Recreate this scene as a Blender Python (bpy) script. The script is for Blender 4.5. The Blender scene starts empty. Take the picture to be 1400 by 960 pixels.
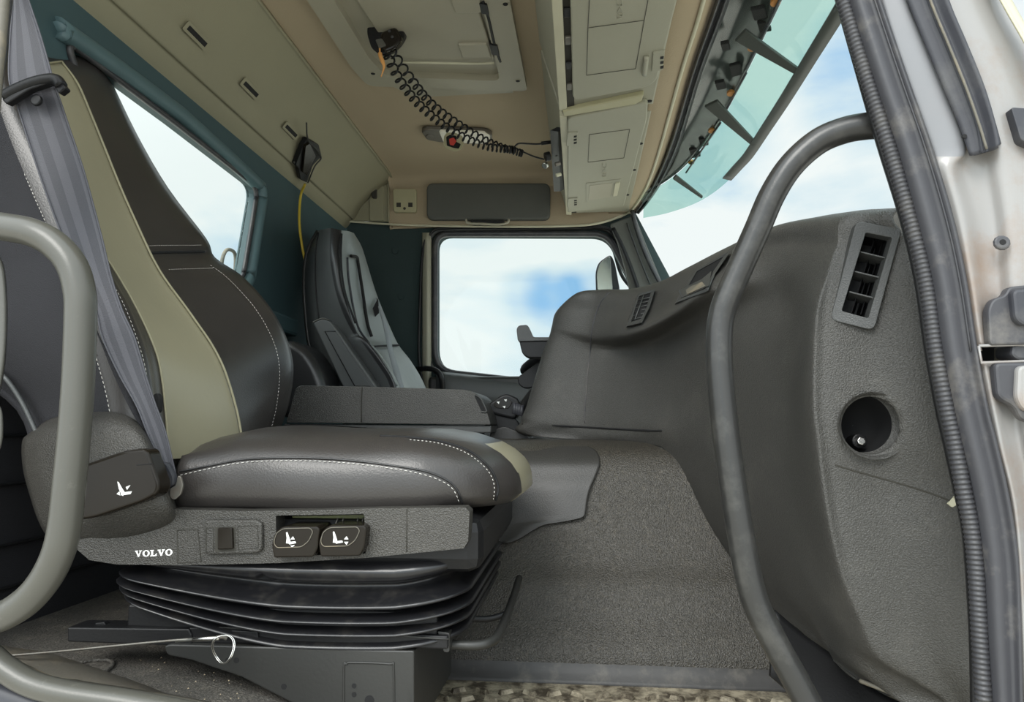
import bpy, bmesh, math, random
from mathutils import Vector, Matrix
from mathutils.geometry import tessellate_polygon

random.seed(7)
SC = bpy.context.scene
COL = SC.collection

# ------------------------------------------------------------------ camera
FPX = 950.0
YAW = math.radians(5.61)
PIT = math.radians(6.13)
cam_d = bpy.data.cameras.new('camera')
cam = bpy.data.objects.new('camera', cam_d)
COL.objects.link(cam)
cam_d.sensor_width = 36.0
cam_d.lens = FPX / 1400.0 * 36.0
cam_d.clip_start = 0.02
cam.rotation_euler = (math.radians(90) + PIT, 0, YAW)
SC.camera = cam

# ------------------------------------------------------------------ view / exposure
SC.view_settings.view_transform = 'Standard'
SC.view_settings.look = 'None'
SC.view_settings.gamma = 1.0
SC.view_settings.use_curve_mapping = False
SC.view_settings.exposure = 0.0

# ------------------------------------------------------------------ sky
world = bpy.data.worlds.new('sky')
SC.world = world
world.use_nodes = True
wt = world.node_tree
for n in list(wt.nodes): wt.nodes.remove(n)
def wn(t, **k):
    n = wt.nodes.new(t)
    for a, b in k.items(): setattr(n, a, b)
    return n
def wl(a, b): wt.links.new(a, b)
SKY_GAIN = 3.4      # brightness of the bright sky behind the camera, over the sky seen ahead
w_out = wn('ShaderNodeOutputWorld'); w_bg = wn('ShaderNodeBackground'); wl(w_bg.outputs[0], w_out.inputs[0])
w_tc = wn('ShaderNodeTexCoord')
w_map = wn('ShaderNodeMapping'); w_map.inputs['Scale'].default_value = (1.0, 1.0, 2.6)
wl(w_tc.outputs['Generated'], w_map.inputs[0])
w_no = wn('ShaderNodeTexNoise'); w_no.inputs['Scale'].default_value = 2.6; w_no.inputs['Detail'].default_value = 7; w_no.inputs['Roughness'].default_value = .55
w_no.inputs['Distortion'].default_value = .3
wl(w_map.outputs[0], w_no.inputs[0])
acc = w_no.outputs[0]
def sky_patch(d, width, amount):
    """a gap in the cloud around one direction of the sky"""
    global acc
    v = Vector(d).normalized()
    dt = wn('ShaderNodeVectorMath', operation='DOT_PRODUCT'); dt.inputs[1].default_value = v
    wl(w_tc.outputs['Generated'], dt.inputs[0])
    mr = wn('ShaderNodeMapRange', interpolation_type='SMOOTHSTEP')
    mr.inputs['From Min'].default_value = math.cos(width); mr.inputs['From Max'].default_value = 1
    mr.inputs['To Min'].default_value = 0; mr.inputs['To Max'].default_value = amount
    wl(dt.outputs['Value'], mr.inputs['Value'])
    s = wn('ShaderNodeMath', operation='SUBTRACT'); wl(acc, s.inputs[0]); wl(mr.outputs[0], s.inputs[1])
    acc = s.outputs[0]
sky_patch((-.075, 1, .195), .05, .12)
sky_patch((-.035, 1, .19), .055, .17)
sky_patch((.01, 1, .192), .055, .17)
sky_patch((.42, 1, .50), .11, .26)
sky_patch((.20, 1, .40), .10, .10)
sky_patch((.36, 1, .30), .08, .03)
w_rm = wn('ShaderNodeValToRGB')
w_rm.color_ramp.elements[0].position = .22; w_rm.color_ramp.elements[0].color = (.30, .56, .86, 1)
w_rm.color_ramp.elements[1].position = .54; w_rm.color_ramp.elements[1].color = (.93, .97, .97, 1)
e = w_rm.color_ramp.elements.new(.42); e.color = (.74, .86, .92, 1)
wl(acc, w_rm.inputs[0])
w_dot = wn('ShaderNodeVectorMath', operation='DOT_PRODUCT'); w_dot.inputs[1].default_value = Vector((-.2, -.52, .82)).normalized()
wl(w_tc.outputs['Generated'], w_dot.inputs[0])
w_mr = wn('ShaderNodeMapRange', interpolation_type='SMOOTHSTEP')
w_mr.inputs['From Min'].default_value = -.1; w_mr.inputs['From Max'].default_value = 1
w_mr.inputs['To Min'].default_value = 1.0; w_mr.inputs['To Max'].default_value = SKY_GAIN
wl(w_dot.outputs['Value'], w_mr.inputs['Value'])
wl(w_rm.outputs[0], w_bg.inputs[0]); wl(w_mr.outputs[0], w_bg.inputs[1])

# sun behind thin cloud, from behind the camera
sun_d = bpy.data.lights.new('sun', 'SUN'); sun_d.energy = 2.0; sun_d.angle = math.radians(25); sun_d.color = (1, .97, .92)
sun = bpy.data.objects.new('sun', sun_d); COL.objects.link(sun)
sun.rotation_euler = Vector((.25, .72, -.62)).to_track_quat('-Z', 'Y').to_euler()
sun.location = (0, -3, 4)

# ------------------------------------------------------------------ pixel <-> place
FW = Vector((-math.sin(YAW) * math.cos(PIT), math.cos(YAW) * math.cos(PIT), math.sin(PIT)))
RT = Vector((math.cos(YAW), math.sin(YAW), 0))
UP = RT.cross(FW)
def ray(px, py): return FW * FPX + RT * (px - 700) + UP * (480 - py)
def PY(px, py, Y): d = ray(px, py); return d * (Y / d.y)
def PX(px, py, X): d = ray(px, py); return d * (X / d.x)
def PZ(px, py, Z): d = ray(px, py); return d * (Z / d.z)
def proj(v):
    z = v.dot(FW)
    return (700 + FPX * v.dot(RT) / z, 480 - FPX * v.dot(UP) / z)
def hit(px, py, f, a=.3, b=4.0):
    d = ray(px, py).normalized(); fa = f(d * a)
    for k in range(60):
        m = (a + b) / 2; fm = f(d * m)
        if (fm > 0) == (fa > 0): a = m
        else: b = m
    return d * a
def V(*a): return Vector(a)
def lerp(a, b, t): return a + (b - a) * t

# ------------------------------------------------------------------ materials
def lin(c):
    return tuple(((x / 255) / 12.92 if x <= 10 else ((x / 255 + .055) / 1.055) ** 2.4) for x in c) + (1,)
MATS = {}
def mat(name, rgb, rough=.5, bump=0, bscale=200, speck=0, detail=3, metal=0, kind='noise', dust=0, dust_rgb=(150, 140, 120), dscale=6, spec=.5, coat=0, mottle=.12, mscale=9, dlo=.5, dhi=.72, emit=None):
    m = bpy.data.materials.new(name); m.use_nodes = True; t = m.node_tree
    b = t.nodes['Principled BSDF']
    b.inputs['Roughness'].default_value = rough; b.inputs['Metallic'].default_value = metal
    b.inputs['Specular IOR Level'].default_value = spec
    if coat: b.inputs['Coat Weight'].default_value = coat; b.inputs['Coat Roughness'].default_value = .15
    tc = t.nodes.new('ShaderNodeTexCoord')
    c = lin(rgb)
    n1 = t.nodes.new('ShaderNodeTexNoise'); n1.inputs['Scale'].default_value = mscale; n1.inputs['Detail'].default_value = 4
    t.links.new(tc.outputs['Object'], n1.inputs['Vector'])
    mx = t.nodes.new('ShaderNodeMix'); mx.data_type = 'RGBA'
    mx.inputs['A'].default_value = tuple(x * (1 - mottle) for x in c[:3]) + (1,)
    mx.inputs['B'].default_value = tuple(min(1, x * (1 + mottle)) for x in c[:3]) + (1,)
    t.links.new(n1.outputs[0], mx.inputs['Factor'])
    out = mx.outputs['Result']
    if dust:
        n2 = t.nodes.new('ShaderNodeTexNoise'); n2.inputs['Scale'].default_value = dscale; n2.inputs['Detail'].default_value = 9; n2.inputs['Roughness'].default_value = .7
        t.links.new(tc.outputs['Object'], n2.inputs['Vector'])
        mr = t.nodes.new('ShaderNodeMapRange'); mr.inputs['From Min'].default_value = dlo; mr.inputs['From Max'].default_value = dhi; mr.inputs['To Max'].default_value = dust
        t.links.new(n2.outputs[0], mr.inputs['Value'])
        m2 = t.nodes.new('ShaderNodeMix'); m2.data_type = 'RGBA'; m2.inputs['B'].default_value = lin(dust_rgb)
        t.links.new(out, m2.inputs['A']); t.links.new(mr.outputs[0], m2.inputs['Factor']); out = m2.outputs['Result']
    if speck:  # glints and dark pits of the grain, put into the base colour
        n3 = t.nodes.new('ShaderNodeTexNoise'); n3.inputs['Scale'].default_value = bscale * .8; n3.inputs['Detail'].default_value = 2
        t.links.new(tc.outputs['Object'], n3.inputs['Vector'])
        m4 = t.nodes.new('ShaderNodeMapRange'); m4.inputs['From Min'].default_value = .35; m4.inputs['From Max'].default_value = .65
        m4.inputs['To Min'].default_value = 1 - speck; m4.inputs['To Max'].default_value = 1 + speck
        t.links.new(n3.outputs[0], m4.inputs['Value'])
        m3 = t.nodes.new('ShaderNodeVectorMath'); m3.operation = 'SCALE'
        t.links.new(out, m3.inputs[0]); t.links.new(m4.outputs[0], m3.inputs['Scale']); out = m3.outputs[0]
    t.links.new(out, b.inputs['Base Color'])
    if bump:
        if kind == 'voronoi':
            n = t.nodes.new('ShaderNodeTexVoronoi'); n.inputs['Scale'].default_value = bscale; h = n.outputs['Distance']
        elif kind == 'wave':
            n = t.nodes.new('ShaderNodeTexWave'); n.inputs['Scale'].default_value = bscale; h = n.outputs[1]
        else:
            n = t.nodes.new('ShaderNodeTexNoise'); n.inputs['Scale'].default_value = bscale; n.inputs['Detail'].default_value = detail; h = n.outputs[0]
        t.links.new(tc.outputs['Object'], n.inputs['Vector'])
        bp = t.nodes.new('ShaderNodeBump'); bp.inputs['Strength'].default_value = bump; bp.inputs['Distance'].default_value = .002
        t.links.new(h, bp.inputs['Height']); t.links.new(bp.outputs[0], b.inputs['Normal'])
    MATS[name] = m
    return m
def glass(name, tint, gloss=.06):
    m = bpy.data.materials.new(name); m.use_nodes = True; t = m.node_tree
    for n in list(t.nodes): t.nodes.remove(n)
    o = t.nodes.new('ShaderNodeOutputMaterial'); mx = t.nodes.new('ShaderNodeMixShader')
    a = t.nodes.new('ShaderNodeBsdfTransparent'); a.inputs[0].default_value = tint
    g = t.nodes.new('ShaderNodeBsdfGlossy'); g.inputs['Roughness'].default_value = .02
    mx.inputs[0].default_value = gloss
    t.links.new(a.outputs[0], mx.inputs[1]); t.links.new(g.outputs[0], mx.inputs[2]); t.links.new(mx.outputs[0], o.inputs[0])
    return m

M_plastic = mat('grained_dark_plastic', (58, 56, 52), .46, .8, 520, detail=1, speck=.2, dust=.14, dust_rgb=(150, 145, 132), dscale=30, dlo=.62, dhi=.75)
M_dash = mat('dash_plastic', (66, 65, 62), .46, .7, 560, detail=1, speck=.18, dust=.10, dust_rgb=(150, 145, 135), dscale=9, dlo=.55, dhi=.8)
M_dash2 = mat('dash_plastic_smoother', (63, 64, 63), .40, .3, 600, detail=1, speck=.06)
M_black = mat('black_plastic', (24, 24, 25), .45, .15, 300, spec=.3)
M_gloss = mat('gloss_black_plastic', (30, 26, 21), .2, .06, 60, spec=.22)
M_rubber = mat('black_rubber', (52, 52, 55), .42, .1, 90, dust=.35, dust_rgb=(110, 106, 98), dscale=14)
M_bellows = mat('bellows_rubber', (26, 26, 28), .28, .08, 120, dust=.12, dust_rgb=(120, 115, 105), dscale=25)
M_dark = mat('recess_black', (14, 14, 15), .8)
M_leather = mat('black_leather', (52, 49, 47), .31, .18, 380, detail=3, mottle=.18)
M_leather2 = mat('black_leather_smooth', (38, 38, 39), .32, .2, 160)
M_fabric = mat('charcoal_fabric', (35, 35, 39), .85, .5, 700)
M_olive = mat('olive_gold_leather', (152, 146, 122), .30, .08, 90, mottle=.05)
M_palelea = mat('pale_grey_leather', (128, 134, 132), .42, .5, 28)
M_pipe = mat('pale_piping', (150, 144, 118), .6)
M_thread = mat('white_thread', (215, 212, 205), .7)
M_belt = mat('belt_webbing', (76, 76, 82), .6, .4, 600)
M_beltd = mat('belt_webbing_dark', (60, 60, 66), .6, .4, 600)
M_sillf = mat('dusty_sill_flat', (102, 96, 86), .6, .3, 200, dust=.6, dust_rgb=(150, 136, 112), dscale=18)
M_shell = mat('seat_shell_plastic', (70, 72, 72), .42, .3, 500)
M_tealroll = mat('teal_roll', (80, 104, 108), .5, .1, 200)
M_belt2 = mat('pale_belt_webbing', (140, 146, 150), .6, .4, 600)
M_ceiling = mat('beige_headliner', (168, 153, 128), .9, .3, 260, mottle=.06, mscale=3)
M_ceil2 = mat('beige_rear_trim', (142, 138, 115), .75, .25, 300, mottle=.05)
M_cream = mat('cream_plastic', (190, 186, 162), .55, .1, 200)
M_lock = mat('grey_beige_plastic', (153, 151, 134), .55, .15, 300, mottle=.04)
M_hatch = mat('hatch_plastic', (158, 153, 135), .5, .12, 200, mottle=.04)
M_teal = mat('teal_trim', (58, 80, 84), .6, .15, 200, mottle=.1)
M_greenwall = mat('dark_green_felt', (44, 58, 58), .95, .4, 500)
M_visorgrey = mat('dark_grey_blind', (84, 85, 80), .7, .1, 300)
M_line = mat('panel_gap', (52, 50, 44), .8)
M_tunnel = mat('tunnel_rubber', (58, 55, 49), .42, 1.0, 430, detail=1, speck=.45, dust=.12, dust_rgb=(140, 130, 112), dscale=60, dlo=.55, dhi=.7)
M_mat = mat('rubber_cover', (50, 49, 47), .45, .3, 400)
M_floor = mat('floor_rubber', (78, 75, 70), .6, .9, 380, detail=1, speck=.4, dust=.45, dust_rgb=(140, 132, 118), dscale=22, dlo=.5, dhi=.8)
M_tread = mat('muddy_tread', (72, 64, 52), .6, .9, 40, dust=.9, dust_rgb=(178, 168, 146), dscale=26, dlo=.42, dhi=.6)
M_skirt = mat('scuffed_skirt', (52, 51, 50), .5, .2, 60, dust=.5, dust_rgb=(130, 124, 112), dscale=16, dlo=.5, dhi=.8)
M_steel = mat('dark_painted_steel', (42, 42, 40), .45, .1, 200, metal=0)
M_handle = mat('handle_plastic', (76, 75, 69), .32, .06, 400, dust=.2, dust_rgb=(160, 158, 148), dscale=40, dlo=.6, dhi=.8)
M_handle2 = mat('dark_handle_plastic', (42, 42, 41), .30, .06, 500, dust=.15, dust_rgb=(120, 118, 112), dscale=30)
M_paint = mat('dirty_white_paint', (140, 138, 136), .34, .06, 20, dust=.85, dust_rgb=(128, 100, 76), dscale=6, mottle=.06, dlo=.48, dhi=.75, coat=.3)
M_paint_shade = mat('shaded_dusty_paint', (122, 123, 126), .42, .05, 20, dust=.5, dust_rgb=(128, 126, 128), dscale=7)  # dusty white paint with its shading put into a greyer base colour
M_weather = mat('dusty_weatherstrip', (58, 58, 62), .5, .15, 100, dust=.45, dust_rgb=(146, 140, 130), dscale=9)
M_weather2 = mat('dark_weatherstrip', (50, 51, 57), .5, .1, 100, dust=.3, dust_rgb=(120, 118, 112), dscale=9)
M_sill = mat('dusty_sill', (98, 94, 84), .6, .3, 120, dust=.6, dust_rgb=(166, 148, 118), dscale=14)
M_chrome = mat('bright_metal', (205, 203, 198), .25, metal=1)
M_dullmetal = mat('dull_metal', (118, 115, 108), .45, .2, 200, metal=.6, dust=.4, dust_rgb=(120, 90, 70), dscale=60)
M_white = mat('white_print', (235, 235, 232), .6)
M_lamp = mat('lamp_lens', (240, 236, 222), .25, .3, 90)
M_yellow = mat('yellow_cable', (190, 165, 50), .5)
M_orange = mat('orange_cord', (196, 140, 78), .7)
M_red = mat('red_print', (190, 60, 50), .6)
M_greeny = mat('olive_metal', (104, 108, 62), .5)
M_socket = mat('beige_socket', (168, 163, 132), .5)
M_sunv = glass('green_tinted_visor', (.50, .72, .66, 1), .05)
M_sunvd = mat('smoked_visor_band', (62, 68, 66), .2, .15, 14, mottle=.6, mscale=18)
M_bar = mat('visor_bar', (62, 64, 60), .5, .1, 80)
M_glass = glass('window_glass', (.955, .985, .975, 1), .008)
M_ground = mat('pale_concrete_yard', (196, 190, 178), .9, .4, 30)

# ------------------------------------------------------------------ mesh helpers
def link(o, parent=None):
    COL.objects.link(o)
    if parent is not None:
        o.parent = parent
        o.matrix_parent_inverse = Matrix.Translation(parent['base']).inverted() if 'base' in parent else Matrix.Identity(4)
    return o
def tag(o, label, cat, group=None, kind=None):
    if label: o['label'] = label
    if cat: o['category'] = cat
    if group: o['group'] = group
    if kind: o['kind'] = kind
    return o
def thing(name, label, cat, base, group=None):
    e = bpy.data.objects.new(name, None); e.empty_display_size = .05
    COL.objects.link(e); e.location = base
    BASES[e.name] = Vector(base)
    return tag(e, label, cat, group)
BASES = {}
def setp(o, parent):
    if parent is None: return o
    o.parent = parent
    o.matrix_parent_inverse = Matrix.Translation(BASES[parent.name]).inverted()
    return o
def mk(name, verts, faces, mats, parent=None, smooth=True, fm=None, label=None, face_cam=False):
    me = bpy.data.meshes.new(name)
    vs = [Vector(v) for v in verts]
    c = sum(vs, Vector()) / max(1, len(vs))
    me.from_pydata([v - c for v in vs], [], faces)
    if not isinstance(mats, (list, tuple)): mats = [mats]
    for m in mats: me.materials.append(m)
    if fm:
        for p_, i in zip(me.polygons, fm): p_.material_index = i
    me.update()
    if face_cam:
        s = 0
        for p_ in me.polygons: s += p_.normal.dot(-(p_.center + c)) * p_.area
        if s < 0: me.flip_normals()
    if smooth:
        for p_ in me.polygons: p_.use_smooth = True
    o = bpy.data.objects.new(name, me); COL.objects.link(o); o.location = c
    BASES[o.name] = c
    setp(o, parent)
    if label: o['label'] = label
    return o
def bevel(o, w=.002, seg=2, angle=35):
    b = o.modifiers.new('bevel', 'BEVEL'); b.width = w; b.segments = seg; b.limit_method = 'ANGLE'; b.angle_limit = math.radians(angle)
    b.harden_normals = False
    return o
def solid(o, th, off=-1):
    s = o.modifiers.new('thickness', 'SOLIDIFY'); s.thickness = th; s.offset = off
    return o
def autosmooth(o, deg=35):
    me = o.data
    me.update()
    import bmesh as _b
    bm = _b.new(); bm.from_mesh(me)
    for e_ in bm.edges:
        if len(e_.link_faces) == 2 and e_.calc_face_angle(0) > math.radians(deg): e_.smooth = False
    bm.to_mesh(me); bm.free()
    return o
def cr(pts, n, closed=False):
    """Catmull-Rom through the points, n steps per span"""
    P = [Vector(p) for p in pts]; N = len(P); out = []
    spans = N if closed else N - 1
    for i in range(spans):
        p1, p2 = P[i], P[(i + 1) % N]
        if closed: p0, p3 = P[i - 1], P[(i + 2) % N]
        else:
            p0 = P[i - 1] if i > 0 else p1 * 2 - p2
            p3 = P[i + 2] if i + 2 < N else p2 * 2 - p1
        for k in range(n):
            t = k / n
            out.append(.5 * ((2 * p1) + (p2 - p0) * t + (2 * p0 - 5 * p1 + 4 * p2 - p3) * t * t + (3 * p1 - p0 - 3 * p2 + p3) * t ** 3))
    if not closed: out.append(P[-1].copy())
    return out
def linr(pts, n):
    out = []
    for a, b in zip(pts, pts[1:]):
        for k in range(n): out.append(Vector(a).lerp(Vector(b), k / n))
    out.append(Vector(pts[-1])); return out
def grid(rows, nu=6, nv=6, cu=True, cv=True):
    R = [(cr if cu else linr)(r, nu) for r in rows]
    m = len(R[0]); cols = []
    for j in range(m): cols.append((cr if cv else linr)([r[j] for r in R], nv))
    return [[cols[j][i] for j in range(m)] for i in range(len(cols[0]))]
def inpoly(x, y, poly):
    c = False; n = len(poly)
    for i in range(n):
        x1, y1 = poly[i]; x2, y2 = poly[i - 1]
        if (y1 > y) != (y2 > y) and x < (x2 - x1) * (y - y1) / (y2 - y1) + x1: c = not c
    return c
def sheet(name, G, mats, parent=None, th=.004, cut=None, mf=None, closed_u=False, smooth=True, label=None):
    nr, nc = len(G), len(G[0]); vs = [v for r in G for v in r]; fs = []; fm = []
    for i in range(nr - 1):
        for j in range(nc if closed_u else nc - 1):
            k = (j + 1) % nc
            f = (i * nc + j, i * nc + k, (i + 1) * nc + k, (i + 1) * nc + j)
            if cut:
                c = (vs[f[0]] + vs[f[1]] + vs[f[2]] + vs[f[3]]) / 4
                if cut(c): continue
            fs.append(f); fm.append(mf(i, j) if mf else 0)
    o = mk(name, vs, fs, mats, parent, smooth, fm, label, face_cam=not closed_u)
    if th: solid(o, th, -1)
    return o
def rnd(poly, r, n=4):
    """round the corners of a closed outline; r one radius or a list"""
    out = []; N = len(poly)
    for i in range(N):
        p = Vector(poly[i]); a = Vector(poly[i - 1]); b = Vector(poly[(i + 1) % N])
        rr = r[i] if isinstance(r, (list, tuple)) else r
        if rr <= 0: out.append(p); continue
        da = a - p; db = b - p
        q = min(rr, da.length * .48, db.length * .48)
        s = p + da.normalized() * q; t = p + db.normalized() * q
        for k in range(n + 1):
            u = k / n
            out.append(s * (1 - u) ** 2 + p * 2 * u * (1 - u) + t * u * u)
    return out
def plate(name, outer, holes, vec, m, parent=None, bev=.0015, seg=2, label=None):
    """flat outline (3-D points) with holes, given thickness by vec (away from the viewer)"""
    loops = [[Vector(p) for p in outer]] + [[Vector(p) for p in h] for h in holes]
    flat = [p for l in loops for p in l]
    tris = tessellate_polygon(loops)
    n = len(flat); vs = flat + [p + Vector(vec) for p in flat]; fs = []
    for t in tris: fs.append(tuple(t)); fs.append(tuple(i + n for i in reversed(t)))
    s = 0
    for l in loops:
        m_ = len(l)
        for i in range(m_):
            a, b = s + i, s + (i + 1) % m_; fs.append((a, b, b + n, a + n))
        s += m_
    o = mk(name, vs, fs, m, parent, False, label=label)
    bm = bmesh.new(); bm.from_mesh(o.data); bmesh.ops.recalc_face_normals(bm, faces=bm.faces)
    bmesh.ops.dissolve_limit(bm, angle_limit=.01, verts=bm.verts, edges=bm.edges)
    bm.to_mesh(o.data); bm.free()
    if bev: bevel(o, bev, seg); 
    return o
def box(name, a, b, m, parent=None, bev=.003, label=None, rot=None):
    a = Vector(a); b = Vector(b); vs = [(x, y, z) for x in (a.x, b.x) for y in (a.y, b.y) for z in (a.z, b.z)]
    fs = [(0, 1, 3, 2), (4, 6, 7, 5), (0, 4, 5, 1), (2, 3, 7, 6), (0, 2, 6, 4), (1, 5, 7, 3)]
    if rot:
        c = (a + b) / 2; R = Matrix.Rotation(rot[1], 3, rot[0]); vs = [R @ (Vector(v) - c) + c for v in vs]
    o = mk(name, vs, fs, m, parent, False, label=label)
    bm = bmesh.new(); bm.from_mesh(o.data); bmesh.ops.recalc_face_normals(bm, faces=bm.faces); bm.to_mesh(o.data); bm.free()
    if bev: bevel(o, bev, 2)
    return o
def sweep(P, radii, ns=12, closed=False, flat=None):
    """rings along a path; flat=(normal, width, thickness) sweeps a strap section"""
    vs = []; fs = []; N = len(P); prev = None
    for i, p in enumerate(P):
        if closed: t = (P[(i + 1) % N] - P[i - 1])
        else: t = P[min(i + 1, N - 1)] - P[max(i - 1, 0)]
        t = t.normalized() if t.length > 1e-9 else Vector((0, 0, 1))
        if prev is None:
            a = Vector((0, 0, 1)) if abs(t.z) < .9 else Vector((1, 0, 0))
            u = t.cross(a).normalized()
        else:
            u = (prev - t * prev.dot(t))
            u = u.normalized() if u.length > 1e-6 else t.orthogonal().normalized()
        w = t.cross(u); prev = u
        r = radii[i] if isinstance(radii, (list, tuple)) else radii
        for k in range(ns):
            a = 2 * math.pi * k / ns
            vs.append(p + u * math.cos(a) * r + w * math.sin(a) * r)
    for i in range(N if closed else N - 1):
        j = (i + 1) % N
        for k in range(ns):
            l = (k + 1) % ns
            fs.append((i * ns + k, i * ns + l, j * ns + l, j * ns + k))
    if not closed:
        fs.append(tuple(range(ns))[::-1]); fs.append(tuple((N - 1) * ns + k for k in range(ns)))
    return vs, fs
def tube(name, pts, r, m, parent=None, n=6, ns=12, closed=False, smooth=True, raw=False, label=None):
    P = [Vector(p) for p in pts] if raw else cr(pts, n, closed)
    vs, fs = sweep(P, r, ns, closed)
    return mk(name, vs, fs, m, parent, smooth, label=label)
def disc(name, c, nrm, r, th, m, parent=None, n=28, bev=.001, r2=None, label=None):
    """solid disc or, with r2, a ring; centred at c, facing nrm"""
    nrm = Vector(nrm).normalized(); u = nrm.orthogonal().normalized(); w = nrm.cross(u); c = Vector(c)
    lo = [c + (u * math.cos(2 * math.pi * k / n) + w * math.sin(2 * math.pi * k / n)) * r for k in range(n)]
    h = [[c + (u * math.cos(2 * math.pi * k / n) + w * math.sin(2 * math.pi * k / n)) * r2 for k in range(n)]] if r2 else []
    return plate(name, lo, h, -nrm * th, m, parent, bev, label=label)
def stitches(name, pts, m, parent, gap=.0028, dash=.0042, r=.0005):
    P = cr(pts, 24); vs = []; fs = []; d = 0; on = False; s = 0; L = [0]
    for a, b in zip(P, P[1:]): L.append(L[-1] + (b - a).length)
    def at(x):
        import bisect
        i = min(max(bisect.bisect(L, x) - 1, 0), len(P) - 2); q = (L[i + 1] - L[i]) or 1
        return P[i].lerp(P[i + 1], (x - L[i]) / q)
    x = 0
    while x + dash < L[-1]:
        v, f = sweep([at(x), at(x + dash / 2), at(x + dash)], [r * .6, r, r * .6], 5)
        o = len(vs); vs += v; fs += [tuple(i + o for i in q) for q in f]; x += dash + gap
    return mk(name, vs, fs, m, parent)
def resamp(L, n):
    T = [0]
    for a, b in zip(L, L[1:] + L[:1]): T.append(T[-1] + (b - a).length)
    out = []; i = 0
    for k in range(n):
        s = T[-1] * k / n
        while T[i + 1] < s: i += 1
        a = L[i]; b = L[(i + 1) % len(L)]; out.append(a.lerp(b, (s - T[i]) / ((T[i + 1] - T[i]) or 1)))
    return out
def superloop(x0, x1, y0, y1, rc, z, n=8):
    """rounded rectangle loop in plan; rc corner radii (x0y0, x1y0, x1y1, x0y1)"""
    out = []
    for (cx, cy, a0, r) in ((x0, y0, 180, rc[0]), (x1, y0, 270, rc[1]), (x1, y1, 0, rc[2]), (x0, y1, 90, rc[3])):
        ox = cx + r * (1 if cx == x0 else -1); oy = cy + r * (1 if cy == y0 else -1)
        for k in range(n + 1):
            a = math.radians(a0 + 90 * k / n); out.append(Vector((ox + r * math.cos(a), oy + r * math.sin(a), z)))
    return out
def pxy(pts, Y): return [PY(x, y, Y) for x, y in pts]
def struct(o): o['kind'] = 'structure'; return o

# ================================================================== THE CAB SHELL
YF = 2.86          # inner face of the far side
XR = -1.0          # inner face of the rear wall
# yard outside
struct(box('floor', (-14, -12, -1.75), (14, 16, -1.70), M_ground, bev=0))

# --- ceiling: rear slope, headliner
prof = [(-1.012, .835), (-.992, .853), (-.978, .872), (-.972, .884), (-.962, .884), (-.952, .900), (-.93, .94), (-.885, .985), (-.84, 1.022), (-.80, 1.050), (-.788, 1.052)]
rows = [[Vector((x, y, z)) for x, z in prof] for y in (.70, 1.2, 1.7, 2.2, 2.6, 2.84)]
struct(sheet('ceiling', grid(rows, 4, 3), M_ceil2, th=.012))
prof = [(-.796, 1.058), (-.780, 1.067), (-.6, 1.070), (-.3, 1.070), (0, 1.066), (.1, 1.05)]
rows = [[Vector((x, y, z)) for x, z in prof] for y in (.70, 1.2, 1.7, 2.2, 2.6, 2.72)]
rows += [[Vector((x, 2.80, z - .012)) for x, z in prof], [Vector((x, 2.842, z - .05)) for x, z in prof], [Vector((x, 2.852, z - .13)) for x, z in prof], [Vector((x, 2.852, .86)) for x, z in prof], [Vector((x, 2.850, .845)) for x, z in prof]]
struct(sheet('ceiling', grid(rows, 4, 4), M_ceiling, th=.012))
# end piece of the rear slope on the far side with the vertical joint
struct(plate('trim_1', [PY(x, y, 2.836) for x, y in [(470, 150), (529, 226), (531, 303), (452, 301), (400, 240)]], [], (0, .012, 0), M_ceil2, bev=.004))
struct(tube('trim_2', [PY(529, 222, 2.83), PY(530.5, 240, 2.832), PY(531.5, 303, 2.832)], .0035, M_ceil2))
struct(plate('trim_3', [PY(x, y, 2.845) for x, y in [(531, 228), (760, 235), (800, 240), (872, 262), (868, 284), (850, 297), (820, 304), (780, 309), (700, 310), (531, 306)]], [], (0, .012, 0), M_ceiling, bev=.005))

# --- rear wall with its window
def RX(px, py, x=XR): return PX(px, py, x)
hole = [RX(128, 84), RX(240, 172.5), RX(352, 259), RX(331, 392), RX(250, 392)]
yz = [Vector((XR, 1.26, .66)), RX(88, 56), RX(240, 170), RX(351, 257), RX(329, 388), Vector((XR, 1.22, .40))]
hole = rnd(yz, [.05, .03, 0, .05, .05, .05], 6)
outer = [Vector((XR, .75, .90)), Vector((XR, 2.9, .90)), Vector((XR, 2.9, -.40)), Vector((XR, .75, -.40))]
struct(plate('wall_rear', outer, [hole], (-.03, 0, 0), M_teal, bev=.004))
tube_c = [p + Vector((.004, 0, 0)) for p in hole]
s = tube('window_1', tube_c, .007, M_rubber, closed=True, n=2); struct(s)
# rolled teal surround standing off the wall round the opening
ctr = sum(hole, Vector()) / len(hole)
def grow(p, d): q = (p - ctr); q.x = 0; return p + q.normalized() * d
sur = [grow(p, .032) + Vector((.004, 0, 0)) for p in rnd(yz, [.07, .03, 0, .05, .06, .06], 6)][10:-7]
struct(tube('trim_4', sur, .021, M_tealroll, n=2))
struct(plate('window_2', [p + Vector((-.02, 0, 0)) for p in hole], [], (-.004, 0, 0), M_glass, bev=0))
struct(box('trim_5', (XR, 2.02, .30), (XR + .05, 2.26, .36), M_teal, bev=.01))
struct(box('trim_6', (XR, .80, -.345), (XR + .05, 2.0, .13), M_fabric, bev=.01))
for z in (.06, -.02, -.10, -.2, -.27):
    struct(box('trim_7', (XR + .05, .80, z), (XR + .056, 1.9, z + .006), M_black, bev=.002))
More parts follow.
